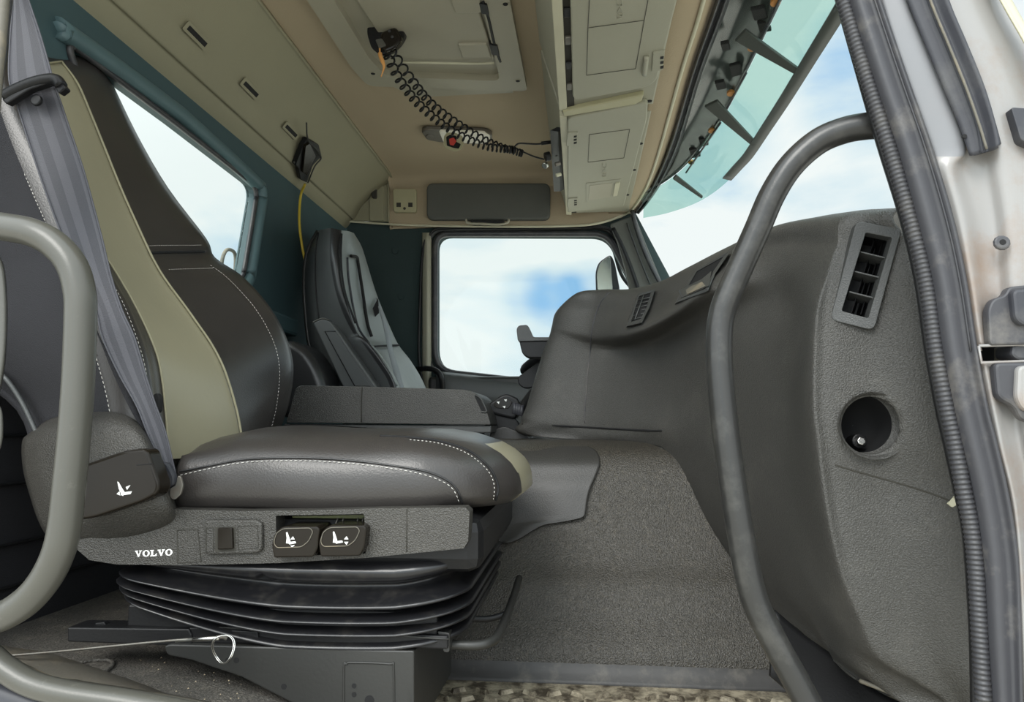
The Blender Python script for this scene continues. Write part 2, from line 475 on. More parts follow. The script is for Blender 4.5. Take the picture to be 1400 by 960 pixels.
# loop of pipe standing outside behind the rear window
t = tube('pipe_loop', [Vector((-1.35, PX(306, 430, -1.35).y, -1.71)), PX(306, 430, -1.35), PX(306, 392, -1.35), PX(303, 362, -1.35), PX(308, 344, -1.35), PX(316, 342, -1.35), PX(322, 352, -1.35), PX(320, 392, -1.35), PX(320, 430, -1.35), Vector((-1.35, PX(320, 430, -1.35).y, -1.71))], .007, M_sill)
tag(t, 'thin pale pipe loop standing outside the rear window', 'pipe')

# --- far side: wall, door window, frame
hole = rnd(pxy([(598, 322), (829, 323), (862, 388), (900, 470), (900, 538), (760, 524), (616, 509), (599, 503)], YF), [.06, .05, 0, .05, .03, 0, .03, .05], 7)
hole = rnd(pxy([(598, 322), (829, 323), (868, 400), (905, 480), (905, 540), (598, 506)], YF), [.06, .06, 0, .05, .04, .09], 7)
outer = [Vector((-1.03, YF, .88)), Vector((.24, YF, .88)), Vector((.62, YF, .10)), Vector((.62, YF, -.55)), Vector((-1.03, YF, -.55))]
struct(plate('wall_far', outer, [hole], (0, .05, 0), M_greenwall, bev=.004))
ctr = sum(hole, Vector()) / len(hole)
def ring(name, d, r, m, dy):
    pts = []
    for p in hole:
        q = p - ctr; q.y = 0; pts.append(p + q.normalized() * d + Vector((0, dy, 0)))
    return struct(tube(name, pts, r, m, closed=True, n=1, ns=10))
ring('window_3', .010, .013, M_rubber, -.004)
ring('trim_8', .040, .012, M_steel, -.002)
struct(plate('window_4', [p + Vector((0, .03, 0)) for p in hole], [], (0, .004, 0), M_glass, bev=0))
# pale pillar strip between the wall and the door frame
struct(sheet('trim_9', grid([[PY(577, y, 2.85), PY(584, y, 2.835), PY(590, y, 2.85)] for y in (318, 360, 420, 470, 520, 560)], 4, 3), M_lock, th=.004))
struct(tube('trim_10', [PY(590, 560, 2.845), PY(574, 500, 2.845), PY(574, 420, 2.845), PY(578, 345, 2.845), PY(588, 320, 2.845), PY(610, 312, 2.845), PY(700, 311, 2.845), PY(820, 311, 2.845), PY(838, 322, 2.845)], .006, M_black))
# door card below the window
struct(sheet('door_1', grid([[PY(x, y0 + (x - 600) * sl, Y) for x in (596, 640, 700, 760, 820, 900)] for y0, sl, Y in ((507, .11, 2.85), (512, .11, 2.80), (538, .14, 2.79), (548, .14, 2.83), (600, .05, 2.835), (760, 0, 2.835))], 3, 4), M_shell, th=.01))
struct(box('trim_11', (-.62, 2.80, .13), (.2, 2.835, .20), M_steel, bev=.012))
h = tube('pull_handle', [PY(572, 505, 2.78), PY(585, 504, 2.72), PY(598, 508, 2.70), PY(604, 520, 2.70), PY(604, 540, 2.74), PY(600, 556, 2.80)], .011, M_black)
tag(h, 'black curved pull handle on the far door behind the driver seat', 'handle')
for (x, y) in ((540, 343), (548, 405)):
    d = disc('screw_cover', PY(x, y, 2.855), (0, -1, 0), .014, .006, M_greenwall)
    tag(d, 'small round dark screw cover on the far wall, %s' % ('the upper one' if y < 380 else 'the lower one, beside the driver seat'), 'cover')

# --- far windscreen pillar
struct(plate('trim_12', pxy([(834, 306), (868, 293), (882, 330), (908, 392), (862, 404), (856, 372), (844, 330)], 2.79), [], (0, .03, 0), M_visorgrey, bev=.006))
struct(tube('trim_13', pxy([(864, 288), (872, 318), (884, 350), (903, 388), (930, 430)], 2.77), .009, M_rubber))
struct(tube('trim_14', pxy([(857, 305), (866, 330), (878, 362), (892, 396)], 2.775), .004, M_steel))
struct(tube('trim_15', pxy([(838, 312), (852, 340), (866, 376), (874, 400)], 2.775), .008, M_black))

# --- header above the windscreen: tan strip, lip, rubber
hy = [(-420, 1006, 1068, 1106, 1132), (-200, 963, 1010, 1040, 1062), (0, 912, 962, 978, 998), (100, 892, 931, 944, 960), (200, 873, 903, 914, 929), (250, 861, 886, 893, 905), (278, 850, 870, 876, 886), (292, 832, 855, 866, 874)]
rows = [[PZ(a, y, .872), PZ((a + b) / 2, y, .868), PZ(b, y + 1, .872), PZ(c, y + 1, .892)] for y, a, b, c, d in hy]
struct(sheet('trim_16', grid(rows, 4, 5), M_ceiling, th=.008))
struct(tube('trim_17', [PZ(b, y + 1, .868) for y, a, b, c, d in hy] + [PY(820, 305, 2.80), PY(780, 309, 2.82), PY(700, 310, 2.83), PY(560, 308, 2.83), PY(452, 301, 2.83)], .0045, M_cream, n=5))
rows = [[PZ(c, y, .885), PZ(c + (d - c) * .25, y, .872), PZ(c + (d - c) * .5, y, .886), PZ(c + (d - c) * .75, y, .874), PZ(d, y, .890)] for y, a, b, c, d in hy]
struct(sheet('trim_18', grid(rows, 4, 5), M_rubber, th=.006))

# --- windscreen glass
rows = []
for (yy, xt, zt, xb, zb) in ((.86, .235, .90, .46, .24), (1.2, .29, .895, .60, .24), (1.8, .30, .89, .64, .24), (2.4, .25, .885, .56, .24), (2.78, .185, .875, .36, .24)):
    rows.append([Vector((lerp(xt, xb, t), yy, lerp(zt, zb, t))) for t in (0, .33, .66, 1)])
struct(sheet('window_5', grid(rows, 4, 4), M_glass, th=.0))

# --- sun visor outside the windscreen
vis = thing('exterior_sun_visor', 'green tinted outside sun visor with dark ribs above the windscreen', 'sun visor', (.45, 1.5, .80))
F_ = [(.92, .50), (1.3, .515), (1.7, .517), (2.05, .512), (2.3, .485), (2.48, .43), (2.60, .34), (2.66, .25)]
Mi = [(.92, .41), (1.3, .422), (1.7, .42), (1.98, .412), (2.2, .385), (2.38, .345), (2.52, .29), (2.62, .235)]
I_ = [(.92, .30), (1.3, .315), (1.6, .312), (1.9, .305), (2.1, .29), (2.3, .270), (2.45, .25), (2.58, .225)]
rows = [[Vector((m[1], m[0], .872)), Vector(((m[1] + f[1]) / 2 + .006, (m[0] + f[0]) / 2, .842)), Vector((f[1], f[0], .80))] for m, f in zip(Mi, F_)]
sheet('tinted_panel', grid(rows, 5, 6), M_sunv, vis, th=0)
rows = [[Vector((i_[1] + .004, i_[0], .905)), Vector(((m[1] + i_[1]) / 2, (m[0] + i_[0]) / 2, .912)), Vector((m[1], m[0], .875))] for m, i_ in zip(Mi, I_)]
sheet('smoked_band', grid(rows, 4, 6), M_sunvd, vis, th=.006)
def edge(L, t): # point on a (Y,X) list at parameter
    k = min(int(t), len(L) - 2); q = t - k
    return lerp(L[k][0], L[k + 1][0], q), lerp(L[k][1], L[k + 1][1], q)
rows = [[Vector((x - .022, y - .002, .800)), Vector((x + .006, y, .793))] for y, x in [edge(F_, t) for t in (0, .5, 1, 1.5, 2, 2.5, 3, 3.4, 3.8)]]
sheet('front_bar', grid(rows, 2, 3), M_bar, vis, th=.006)
def rib(p, q, w0, w1, part='rib'):
    p = PZ(p[0], p[1], .868); q = PZ(q[0], q[1], .796)
    d = (q - p).normalized(); n = d.cross(Vector((0, 0, 1))).normalized()
    return plate(part, [p + n * w0, q + n * w1, q - n * w1, p - n * w0], [], (0, 0, .008), M_bar, vis, .002)
rib((1012, 50), (1094, 102), .022, .009)
rib((972, 143), (1032, 199), .022, .009)
rib((922, 243), (960, 271), .018, .008)
rib((1082, -120), (1190, -40), .022, .009)
for (x, y) in ((1028, 67), (999, 129), (973, 180), (945, 223), (1060, 5)):
    disc('orange_clip', PZ(x, y, .872), (-.1, -.2, -1), .010, .008, mat('orange_clip', (176, 120, 60), .4) if 'orange_clip' not in MATS else MATS['orange_clip'], vis)
for (x, y, w, h_) in ((1038, 20, 12, 9), (1006, 97, 9, 9), (962, 195, 7, 6), (1045, 38, 10, 8), (985, 118, 8, 6), (950, 210, 8, 7), (992, 65, 7, 6)):
    plate('clip', [PZ(x - w, y - h_ * .6, .880), PZ(x + w * .6, y - h_, .880), PZ(x + w, y + h_ * .6, .880), PZ(x - w * .6, y + h_, .880)], [], (0, 0, .01), M_dark, vis, .002)
for (a, b) in (((1052, 30), (1020, 95)), ((1020, 100), (985, 165)), ((1075, -20), (1050, 34)), ((985, 168), (938, 236))):
    tube('pale_channel', [PZ(a[0], a[1], .868), PZ(b[0], b[1], .868)], .003, M_weather2, vis)

# --- near side: door aperture seals and the painted pillar
SE = [(-60, 1126, 1131, 1142, 1186), (0, 1142, 1147, 1160, 1205), (100, 1170, 1176, 1191, 1239), (200, 1199, 1206, 1225, 1274), (300, 1230, 1237, 1253, 1304), (384, 1250, 1258, 1274, 1322), (480, 1264, 1272, 1288, 1337), (560, 1279, 1287, 1304, 1352), (600, 1288, 1296, 1313, 1362), (664, 1302, 1305, 1328, 1377), (720, 1314, 1318, 1338, 1387), (780, 1320, 1325, 1345, 1394), (870, 1325, 1330, 1350, 1397), (960, 1327, 1334, 1356, 1399), (1040, 1328, 1337, 1360, 1401)]
seal = thing('door_seal', 'black ribbed rubber seal with wide flat lip round the door opening', 'door seal', (.5, .76, -.3))
rows = [[PY(a - 1, y, .800), PY(a, y, .768), PY(b + 1, y, .762)] for y, a, b, c, d in SE]
sheet('inner_lip', grid(rows, 3, 6), M_black, seal, th=.003)
ctrp = cr([PY((b + c) / 2, y, .760) for y, a, b, c, d in SE], 40)
L = 0; rad = []; last = ctrp[0]
for p in ctrp:
    L += (p - last).length; last = p
    rad.append(.0068 + .0013 * math.sin(L / .0053 * 2 * math.pi))
P2 = cr(ctrp, 1)
# resample finely for the ribs
fine = cr([PY((b + c) / 2, y, .760) for y, a, b, c, d in SE], 110); L = 0; rad = []; last = fine[0]
for p in fine:
    L += (p - last).length; last = p; rad.append(.0078 + .0006 * math.sin(L / .0050 * 2 * math.pi))
vs, fs = sweep(fine, rad, 14); mk('ribbed_bead', vs, fs, M_rubber, seal)
rows = [[PY(c - 3, y, .764), PY(c + 2, y, .752), PY(c + (d - c) * .35, y, .742), PY(c + (d - c) * .7, y, .744), PY(d - 2, y, .736), PY(d + 1, y, .748)] for y, a, b, c, d in SE]
sheet('flat_lip', grid(rows, 4, 6), M_weather, seal, th=.003)
tube('lip_groove', [PY(c + (d - c) * .8, y, .7405) for y, a, b, c, d in SE[:7]], .0012, M_rubber, seal)

# painted pillar: light strip, recess, outer skin (columns left to right)
PI_ = [(-80, 1180, 1222, 1240, 1262, 1284, 1340, 1368), (0, 1204, 1238, 1246, 1272, 1300, 1352, 1374), (60, 1222, 1263, 1270, 1295, 1325, 1378, 1408), (120, 1243, 1288, 1296, 1320, 1350, 1400, 1440), (200, 1272, 1316, 1322, 1342, 1368, 1420, 1480), (232, 1282, 1300, 1318, 1345, 1375, 1430, 1490), (300, 1302, 1316, 1335, 1358, 1385, 1440, 1500), (384, 1320, 1330, 1345, 1365, 1390, 1440, 1500), (480, 1335, 1345, 1358, 1375, 1395, 1440, 1500), (600, 1360, 1368, 1380, 1395, 1410, 1450, 1500), (720, 1385, 1392, 1402, 1415, 1430, 1460, 1500), (960, 1397, 1405, 1415, 1430, 1440, 1470, 1500)]
rows = [[PY(a, y, .748), PY(b, y, .742), PY(c, y, .752), PY(d, y, .752), PY(e_, y, .738), PY(f_, y, .745), PY(g, y, .765)] for y, a, b, c, d, e_, f_, g in PI_]
body = thing('cab_pillar', 'dirty white painted cab door pillar at the right edge', 'pillar', (.6, .75, -.2))
pcut = lambda c: inpoly(*proj(c), [(1339, 474), (1420, 472), (1420, 494), (1342, 496)])
sheet('pillar_skin', grid(rows, 5, 16), [M_paint, M_paint_shade], body, th=.002, cut=pcut, mf=lambda i, j: 1 if j < 8 and i < 16 * 4 + 6 else 0)
rows = [[PY(1318, y, .80), PY(1400, y, .80), PY(1480, y, .80)] for y in (440, 480, 540)]
sheet('slot_backing', grid(rows, 2, 2), M_dark, body, th=.003)
tube('slot_edge', pxy([(1338, 473), (1400, 471), (1430, 471)], .738), .0015, M_paint, body, raw=True)
tube('slot_edge', pxy([(1338, 473), (1341, 496), (1400, 494), (1430, 493)], .738), .0015, M_paint, body, raw=True)
plate('slot_bracket', pxy([(1366, 474), (1383, 474), (1383, 495), (1366, 495)], .765), [], (0, .01, 0), M_sill, body)
plate('latch_block', rnd(pxy([(1385, 470), (1430, 468), (1430, 492), (1392, 493), (1382, 485)], .74), .004), [], (0, .03, 0), M_weather2, body, .003)
# bolt
b_ = disc('pillar_bolt', PY(1371, 331, .730), (-.1, -1, .1), .0078, .005, M_weather, body, 12, .002)
disc('bolt_socket', PY(1371.5, 331, .7295), (0, -1, 0), .003, .002, M_dark, b_, 12, 0)
tag(b_, None, None)
# dark channel strip in the recess of the pillar
ch = thing('rain_channel_strip', 'dark rubber channel strip on the white pillar, cut off at its lower end', 'rubber strip', (.5, .74, .3))
rows = [[PY(a, y, .745), PY(a + 2, y, .734), PY(a + w * .45, y, .730), PY(a + w * .55, y, .724), PY(a + w * .62, y, .730), PY(a + w * .8, y, .726), PY(a + w - 1, y, .722), PY(a + w, y, .738)] for y, a, w in ((-80, 1212, 62), (0, 1240, 58), (60, 1264, 59), (120, 1289, 58), (170, 1310, 52), (205, 1325, 44))]
rows[-1] = [PY(x, y, Y) for x, y, Y in ((1325, 212, .745), (1327, 213, .734), (1343, 209, .730), (1346, 208, .724), (1349, 207, .730), (1358, 204, .726), (1367, 198, .722), (1369, 196, .738))]
sheet('channel', grid(rows, 3, 8), M_weather2, ch, th=.004)
disc('channel_hole', PY(1319, 186, .7315), (0, -1, 0), .0022, .002, M_dark, ch, 12, 0)
tube('ridge_highlight', [PY(a + w * .55, y, .7225) for y, a, w in ((-80, 1212, 62), (0, 1240, 58), (60, 1264, 59), (120, 1289, 58), (170, 1310, 52), (204, 1326, 42))], .0013, M_sill, ch)  # paler tube painted in as the highlight along the ridge
# outer roof edge strip
rows = [[PY(a, y, .735), PY(a + 3, y, .728), PY(a + w, y, .74)] for y, a, w in ((-80, 1325, 20), (0, 1366, 18), (60, 1400, 18), (120, 1430, 18))]
t = sheet('roof_edge_strip', grid(rows, 3, 4), M_cream, None, th=.004); tag(t, 'narrow beige edge strip at the top right corner of the cab', 'strip')
# rubber boots on the door check
pb = thing('door_check_bracket', 'grey rubber boots of the door check strap on the white pillar', 'door check', (.56, .74, .0))
plate('upper_boot', rnd(pxy([(1351, 422), (1358, 408), (1374, 404), (1379, 392), (1440, 386), (1440, 470), (1356, 472), (1353, 466)], .733), .006), [], (0, .012, 0), M_weather, pb, .003)
plate('upper_boot_ridge', rnd(pxy([(1384, 396), (1440, 392), (1440, 436), (1400, 446), (1388, 436)], .725), .006), [], (0, .012, 0), M_weather2, pb, .003)
plate('lower_boot', rnd(pxy([(1360, 496), (1440, 495), (1440, 585), (1396, 574), (1388, 556), (1364, 543)], .733), .006), [], (0, .012, 0), M_weather, pb, .003)
plate('lower_boot_ridge', rnd(pxy([(1392, 500), (1440, 498), (1440, 566), (1400, 562), (1390, 545)], .727), .006), [], (0, .01, 0), M_paint, pb, .003)
t = plate('rubber_stop', rnd(pxy([(1382, 146), (1440, 150), (1440, 205), (1396, 192)], .728), .004), [], (0, .02, 0), M_weather2, None, .003)
tag(t, 'small dark rubber stop on the white pillar at the right edge', 'stop')

# --- floors, engine tunnel, skirt
def TY(z):   # depth of the tunnel side at height z
    K = [(-.60, 1.31), (-.440, 1.335), (-.410, 1.345), (-.36, 1.38), (-.31, 1.405), (-.27, 1.44), (-.20, 1.475), (-.12, 1.50), (-.075, 1.525), (-.05, 1.56), (-.036, 1.62), (-.034, 1.75)]
    if z <= K[0][0]: return K[0][1]
    for (z0, y0), (z1, y1) in zip(K, K[1:]):
        if z <= z1: return lerp(y0, y1, (z - z0) / (z1 - z0))
    return 1.75 + (z + .034) * 30
tp = [(-.440, 1.335), (-.410, 1.345), (-.36, 1.38), (-.31, 1.405), (-.27, 1.44), (-.20, 1.475), (-.12, 1.50), (-.075, 1.525), (-.05, 1.56), (-.036, 1.62), (-.034, 1.75), (-.034, 2.1)]
rows = [[Vector((x, y, z)) for z, y in tp] for x in (-.95, -.6, -.3, 0, .2, .4, .5)]
rows.append([Vector((.58, y - .02, z)) for z, y in tp]); rows.append([Vector((.62, y - .06, z)) for z, y in tp])
t = sheet('engine_tunnel', grid(rows, 4, 5), M_tunnel, th=.01); tag(t, 'grained grey-brown engine tunnel cover between the seat and the dashboard', 'engine cover')
# front bulkhead of the footwell under the dash
rows = [[Vector((.66 - .10 * s_, y, -.50 + .6 * s_)) for s_ in (0, .3, .7, 1)] for y in (.80, 1.1, 1.5)]
struct(sheet('wall_front', grid(rows, 3, 3), M_tunnel, th=.01))
rows = [[Vector((x, y, z)) for y, z in ((1.354, -.414), (1.342, -.420), (1.332, -.446), (1.316, -.466))] for x in (-.28, -.1, .1, .3, .45, .62)]
struct(sheet('baseboard_tunnel', grid(rows, 3, 5), M_skirt, th=.006))
# footwell floor with rubber tread bars
fl = box('floor', (-.30, .78, -.53), (.66, 1.34, -.465), M_tread, bev=0); struct(fl)
rg = random.Random(3)
vs = []; fs = []
for i in range(22):
    for j in range(10):
        x = -.24 + i * .042 + (j % 2) * .021; y = .93 + j * .037
        o_ = len(vs); w, l, h_ = .010, .013, .007
        a = math.radians(35 if (i + j) % 2 else -35)
        for dx, dy in ((-l, -w / 2), (l, -w / 2), (l, w / 2), (-l, w / 2)):
            vs.append((x + dx * math.cos(a) - dy * math.sin(a), y + dx * math.sin(a) + dy * math.cos(a), -.465))
        for dx, dy in ((-l * .8, -w / 3), (l * .8, -w / 3), (l * .8, w / 3), (-l * .8, w / 3)):
            vs.append((x + dx * math.cos(a) - dy * math.sin(a), y + dx * math.sin(a) + dy * math.cos(a), -.465 + h_))
        fs += [(o_ + 4, o_ + 5, o_ + 6, o_ + 7)] + [(o_ + k, o_ + (k + 1) % 4, o_ + 4 + (k + 1) % 4, o_ + 4 + k) for k in range(4)]
t = mk('tread_pattern', vs, fs, M_tread, None, False); tag(t, None, None, kind='structure')
# rear floor, falling towards the footwell
rows = [[Vector((x, y, z)) for y in (.80, 1.1, 1.5, 1.9, 2.4, 2.8)] for x, z in ((-1.0, -.335), (-.75, -.338), (-.55, -.345), (-.42, -.365), (-.34, -.40), (-.29, -.46), (-.27, -.53))]
struct(sheet('floor', grid(rows, 3, 5), M_floor, th=.01))
# step sill at the lower left: rubber edge that rises to the seal
rows = [[PY(x, y + dy, Y) for dy, Y in ((-14, .835), (0, .80), (12, .775), (26, .765), (60, .765))] for x, y in ((-120, 880), (-40, 890), (0, 903), (40, 924), (100, 942), (180, 955), (260, 968), (360, 990))]
struct(sheet('trim_19', grid(rows, 4, 5), M_sill, th=.01))
struct(sheet('trim_20', grid([[PY(x, y + dy, Y) for dy, Y in ((0, .764), (14, .755), (40, .75))] for x, y in ((-120, 915), (-40, 920), (0, 932), (50, 948), (120, 965), (250, 990))], 3, 5), M_weather2, th=.008))
# dusty flat beside the sill, a raised oval in it
rows = [[PY(x, y, .84), PY(x, y + 20, .81)] for x, y in ((-60, 880), (60, 900), (200, 925), (330, 955))]
ov = tube('floor_emboss', [Vector((-.69 + .034 * math.cos(a * math.pi / 10), .935 + .05 * math.sin(a * math.pi / 10), -.337)) for a in range(20)], .0025, M_floor, closed=True, n=2)
struct(ov)
struct(sheet('trim_24', [[PY(lerp(a[0], b[0], t), lerp(a[1], b[1], t), lerp(.875, .80, t)) for t in (0, .5, 1)] for a, b in (((-60, 872), (-60, 905)), ((0, 882), (0, 915)), ((70, 893), (60, 938)), ((134, 914), (120, 955)), ((200, 937), (180, 972)), ((300, 978), (290, 1010)))], M_sillf, th=.004))
# far-left pillar edge of the door opening
struct(sheet('trim_21', grid([[PY(x - 40, y, .80), PY(x - 6, y, .77), PY(x, y, .78), PY(x + 2, y, .80)] for x, y in ((21, -60), (16, 0), (10, 50), (4, 100), (-2, 160), (-8, 240))], 3, 4), M_weather, th=.006))
struct(tube('trim_22', [PY(x, y, .765) for x, y in ((9, -60), (6, 0), (2, 50), (-3, 100), (-8, 160))], .006, M_sill))
t = sheet('pillar_cover', grid([[PY(x - 50, y, .80), PY(x - 8, y, .775), PY(x, y, .785)] for x, y in ((0, 350), (7, 370), (10.5, 420), (9, 480), (4, 520), (-2, 545))], 3, 4), M_handle, th=.006)
tag(t, 'grey pillar edge cover at the left edge behind the grab handle', 'cover')
t = sheet('pillar_cover', grid([[PY(x - 50, y, .80), PY(x - 6, y, .775), PY(x, y, .785)] for x, y in ((-4, 550), (3, 562), (4.5, 590), (2, 610), (-4, 622))], 3, 4), M_handle, th=.006)
tag(t, 'small grey rounded cover at the left edge, the lower one', 'cover')

# ================================================================== THINGS ON THE CEILING
ZC = 1.069
hat = thing('roof_hatch', 'grey roof hatch with recessed lid in the beige ceiling', 'roof hatch', (-.42, 1.8, ZC))
def zc(pts, z): return [PZ(x, y, z) for x, y in pts]
ou = rnd([Vector((-.665, 1.20, 1.045)), Vector((-.17, 1.20, 1.045)), PZ(721, 125, 1.045), PZ(700, 124, 1.045), PZ(503, 118, 1.045), PZ(480, 92, 1.045)], [.03, .03, .025, 0, .03, .03], 5)
inn = rnd([Vector((-.60, 1.30, 1.045)), Vector((-.235, 1.30, 1.045)), PZ(684, 111, 1.045), PZ(528, 105, 1.045), PZ(505, 80, 1.045)], [.03, .03, .03, .03, .02], 5)
fr = plate('hatch_frame', ou, [inn], (0, 0, .022), M_hatch, hat, .006, 3)
# recess wall
base = rnd([Vector((-.575, 1.32, 1.066)), Vector((-.26, 1.32, 1.066)), PZ(668, 100, 1.066), PZ(536, 96, 1.066), PZ(515, 76, 1.066)], [.02, .02, .02, .02, .02], 5)
lid = rnd([Vector((-.565, 1.33, 1.050)), Vector((-.262, 1.33, 1.050)), PZ(677, 84, 1.050), PZ(547, 82, 1.050), PZ(528, 62, 1.050)], [.02, .02, .02, .02, .01], 5)
plate('lid', lid, [], (0, 0, .014), M_hatch, hat, .004, 3)
plate('recess_panel', [Vector((-.62, 1.27, 1.0655)), Vector((-.20, 1.27, 1.0655)), Vector((-.205, 2.125, 1.0655)), Vector((-.53, 2.125, 1.0655)), Vector((-.61, 2.0, 1.0655))], [], (0, 0, .002), M_hatch, hat, 0)
tube('lid_lip', zc([(548, 85), (600, 86), (650, 87), (676, 86)], 1.046), .0035, M_cream, hat)
tube('lid_side_seal', zc([(684, 84), (676, 60), (668, 25), (660, 0)], 1.046), .004, M_black, hat)
for (x, y) in ((661, 13), (675, 69)):
    plate('catch', rnd(zc([(x - 6, y - 8), (x + 5, y - 6), (x + 8, y + 8), (x - 3, y + 6)], 1.040), .004), [], (0, 0, .014), M_black, hat, .002)
for (x, y) in ((640, 8), (650, 70)):
    plate('grip', rnd(zc([(x - 24, y - 8), (x + 16, y - 9), (x + 22, y + 10), (x - 18, y + 10)], 1.043), .006), [], (0, 0, .012), M_hatch, hat, .003)
for (x, y) in ((691, 6), (708, 111), (510, 101)):
    d = disc('screw_recess', PZ(x, y, 1.0435), (0, 0, -1), .010, .003, M_hatch, hat, 16, .001, .007)
    disc('screw', PZ(x, y, 1.0437), (0, 0, -1), .0065, .002, M_dark, d, 12, 0)

# slots of the rear slope
A_, B_ = Vector((-.952, 0, .900)), Vector((-.885, 0, .985))
SN = Vector((-(B_.z - A_.z), 0, B_.x - A_.x)).normalized(); SN = -SN if SN.dot(Vector((1, 0, -1))) < 0 else SN
def onslope(px, py, off=0):
    d = ray(px, py); k = (A_ + SN * off).dot(SN) / d.dot(SN); return d * k
for k, (a, b, w, lab) in enumerate((((255, 34), (285, 66), 5, 'nearest'), ((333, 110), (354, 135), 4, 'middle'), ((390, 170), (407, 189), 3, 'third'))):
    c = onslope((a[0] + b[0]) / 2, (a[1] + b[1]) / 2, .001)
    hl = (onslope(*a) - onslope(*b)).length / 2; hw = .013
    u = Vector((0, 1, 0)); v = u.cross(SN)
    f = plate('slot_frame', rnd([c + u * hl * s + v * hw * t for s, t in ((-1, -1), (1, -1), (1, 1), (-1, 1))], .005), [rnd([c + u * (hl - .010) * s + v * (hw - .007) * t for s, t in ((-1, -1), (1, -1), (1, 1), (-1, 1))], .002)], -SN * .0015, M_ceil2, None, .0005)
    tag(f, 'dark slot in the beige rear ceiling slope, the %s one' % lab if lab != 'third' else 'dark slot in the beige rear ceiling slope, farthest, beside the hanging black clip', 'slot', 'slots in the rear ceiling slope')
    c2 = c - SN * .0004
    plate('slot_opening', [c2 + u * (hl - .009) * s + v * (hw - .006) * t for s, t in ((-1, -1), (1, -1), (1, 1), (-1, 1))], [], -SN * .003, M_dark, f, 0)

# black clip with cord on the slope, yellow cable
cl = thing('hanging_clip', 'black bracket hanging on the rear ceiling slope with yellow cable', 'clip', tuple(onslope(420, 200)))
plate('bracket', rnd([onslope(x, y, .02) for x, y in ((414, 200), (421, 190), (436, 198), (440, 214), (428, 226), (420, 250), (411, 246), (408, 230), (404, 226))], .006), [], -SN * .018, M_black, cl, .004)
plate('bracket_rib', rnd([onslope(x, y, .03) for x, y in ((418, 200), (424, 196), (432, 214), (420, 240), (414, 236))], .004), [], -SN * .012, M_gloss, cl, .003)
tube('cord', [onslope(x, y, .03) for x, y in ((421, 250), (430, 228), (439, 216), (432, 204), (424, 196), (420, 186), (419, 168))], .0025, M_steel, cl)
tube('hook', [onslope(x, y, .012) for x, y in ((402, 222), (410, 228), (416, 233))], .004, M_handle, cl)
t = tube('yellow_cable', [onslope(417, 252, .03), PY(411, 268, 2.32), PY(409, 300, 2.30), PY(412, 330, 2.30), PY(418, 362, 2.32), PY(424, 395, 2.4)], .0045, M_yellow)
tag(t, 'thin yellow cable hanging down behind the driver seat', 'cable')

# microphone holder, coil cords
mic = thing('radio_microphone', 'black radio microphone in its holder on the roof hatch', 'microphone', tuple(PZ(525, 50, 1.0)))
plate('holder', rnd(pxy([(502, 32), (538, 28), (548, 34), (554, 48), (546, 62), (534, 72), (520, 76), (507, 66), (501, 46)], 1.72), .012), [], (0, .03, .012), M_black, mic, .006, 3)
plate('microphone_body', rnd(pxy([(520, 44), (540, 36), (550, 52), (540, 66), (526, 72), (518, 60)], 1.70), .010), [], (0, .03, .01), M_gloss, mic, .008, 3)
plate('label', rnd(pxy([(513, 54), (522, 52), (528, 62), (518, 66)], 1.697), .004), [], (0, .004, 0), M_handle, mic, .001)
tube('stem', [PY(508, 40, 1.74), PY(500, 18, 1.70), PY(493, -4, 1.66), PY(480, -40, 1.60)], .005, M_black, mic)
for (x, y) in ((532, 42), (536, 50)):
    disc('stud', PY(x, y, 1.695), (0, -1, -.2), .004, .006, M_steel, mic, 10, .001)
t = tube('orange_tassel', [PY(520, 66, 1.87), PY(521, 76, 1.87), PY(524, 84, 1.875), PY(525, 92, 1.88), PY(522, 103, 1.88)], [.002] + [.0045] * 5 + [.010] * 6 + [.007] * 4 + [.004] * 4 + [.003] * 4 + [.002], M_orange, n=6) if False else None
P = cr([PY(519, 66, 1.69), PY(520, 76, 1.69), PY(523, 84, 1.69), PY(525, 92, 1.69), PY(521, 105, 1.69)], 6)
rr = [.0022 if i < 4 else (.0055 if i < 13 else .0055 - (i - 12) * .0004) for i in range(len(P))]
vs, fs = sweep(P, [max(.0015, r) for r in rr], 10)
t = mk('orange_charm', vs, fs, M_orange); tag(t, 'small orange charm dangling under the black microphone holder', 'charm')
def coil(name, path, turns, r0, r1, wire, lead, label):
    P = cr(path, 60); N = len(P); pts = []
    L = [0]
    for a, b in zip(P, P[1:]): L.append(L[-1] + (b - a).length)
    tot = L[-1]; n = int(turns * 14)
    import bisect
    for k in range(n + 1):
        s = (1 - (1 - k / n) ** 1.45) * tot; i = min(max(bisect.bisect(L, s) - 1, 0), N - 2)
        p = P[i].lerp(P[i + 1], (s - L[i]) / ((L[i + 1] - L[i]) or 1)); t = (P[i + 1] - P[i]).normalized()
        u = t.cross(Vector((0, 1, 0))).normalized(); w = t.cross(u); a = 2 * math.pi * turns * k / n
        r = lerp(r0, r1, k / n)
        pts.append(p + u * math.cos(a) * r + w * math.sin(a) * r)
    pts += cr(lead, 8)
    t = tube(name, pts, wire, M_black, raw=True, ns=6)
    return tag(t, label, 'cord', 'coiled microphone cords')
coil('coiled_cord', [PY(528, 72, 1.72), PY(548, 112, 1.82), PY(578, 148, 1.93), PY(620, 180, 2.04), PY(664, 200, 2.12), PY(704, 205, 2.17)], 30, .0125, .0105, .0028, [PY(706, 198, 2.17), PY(712, 196, 2.17), PY(735, 197, 2.18), PY(754, 194, 2.19)], 'black coiled cord from the microphone, ending at the upper plug by the locker')
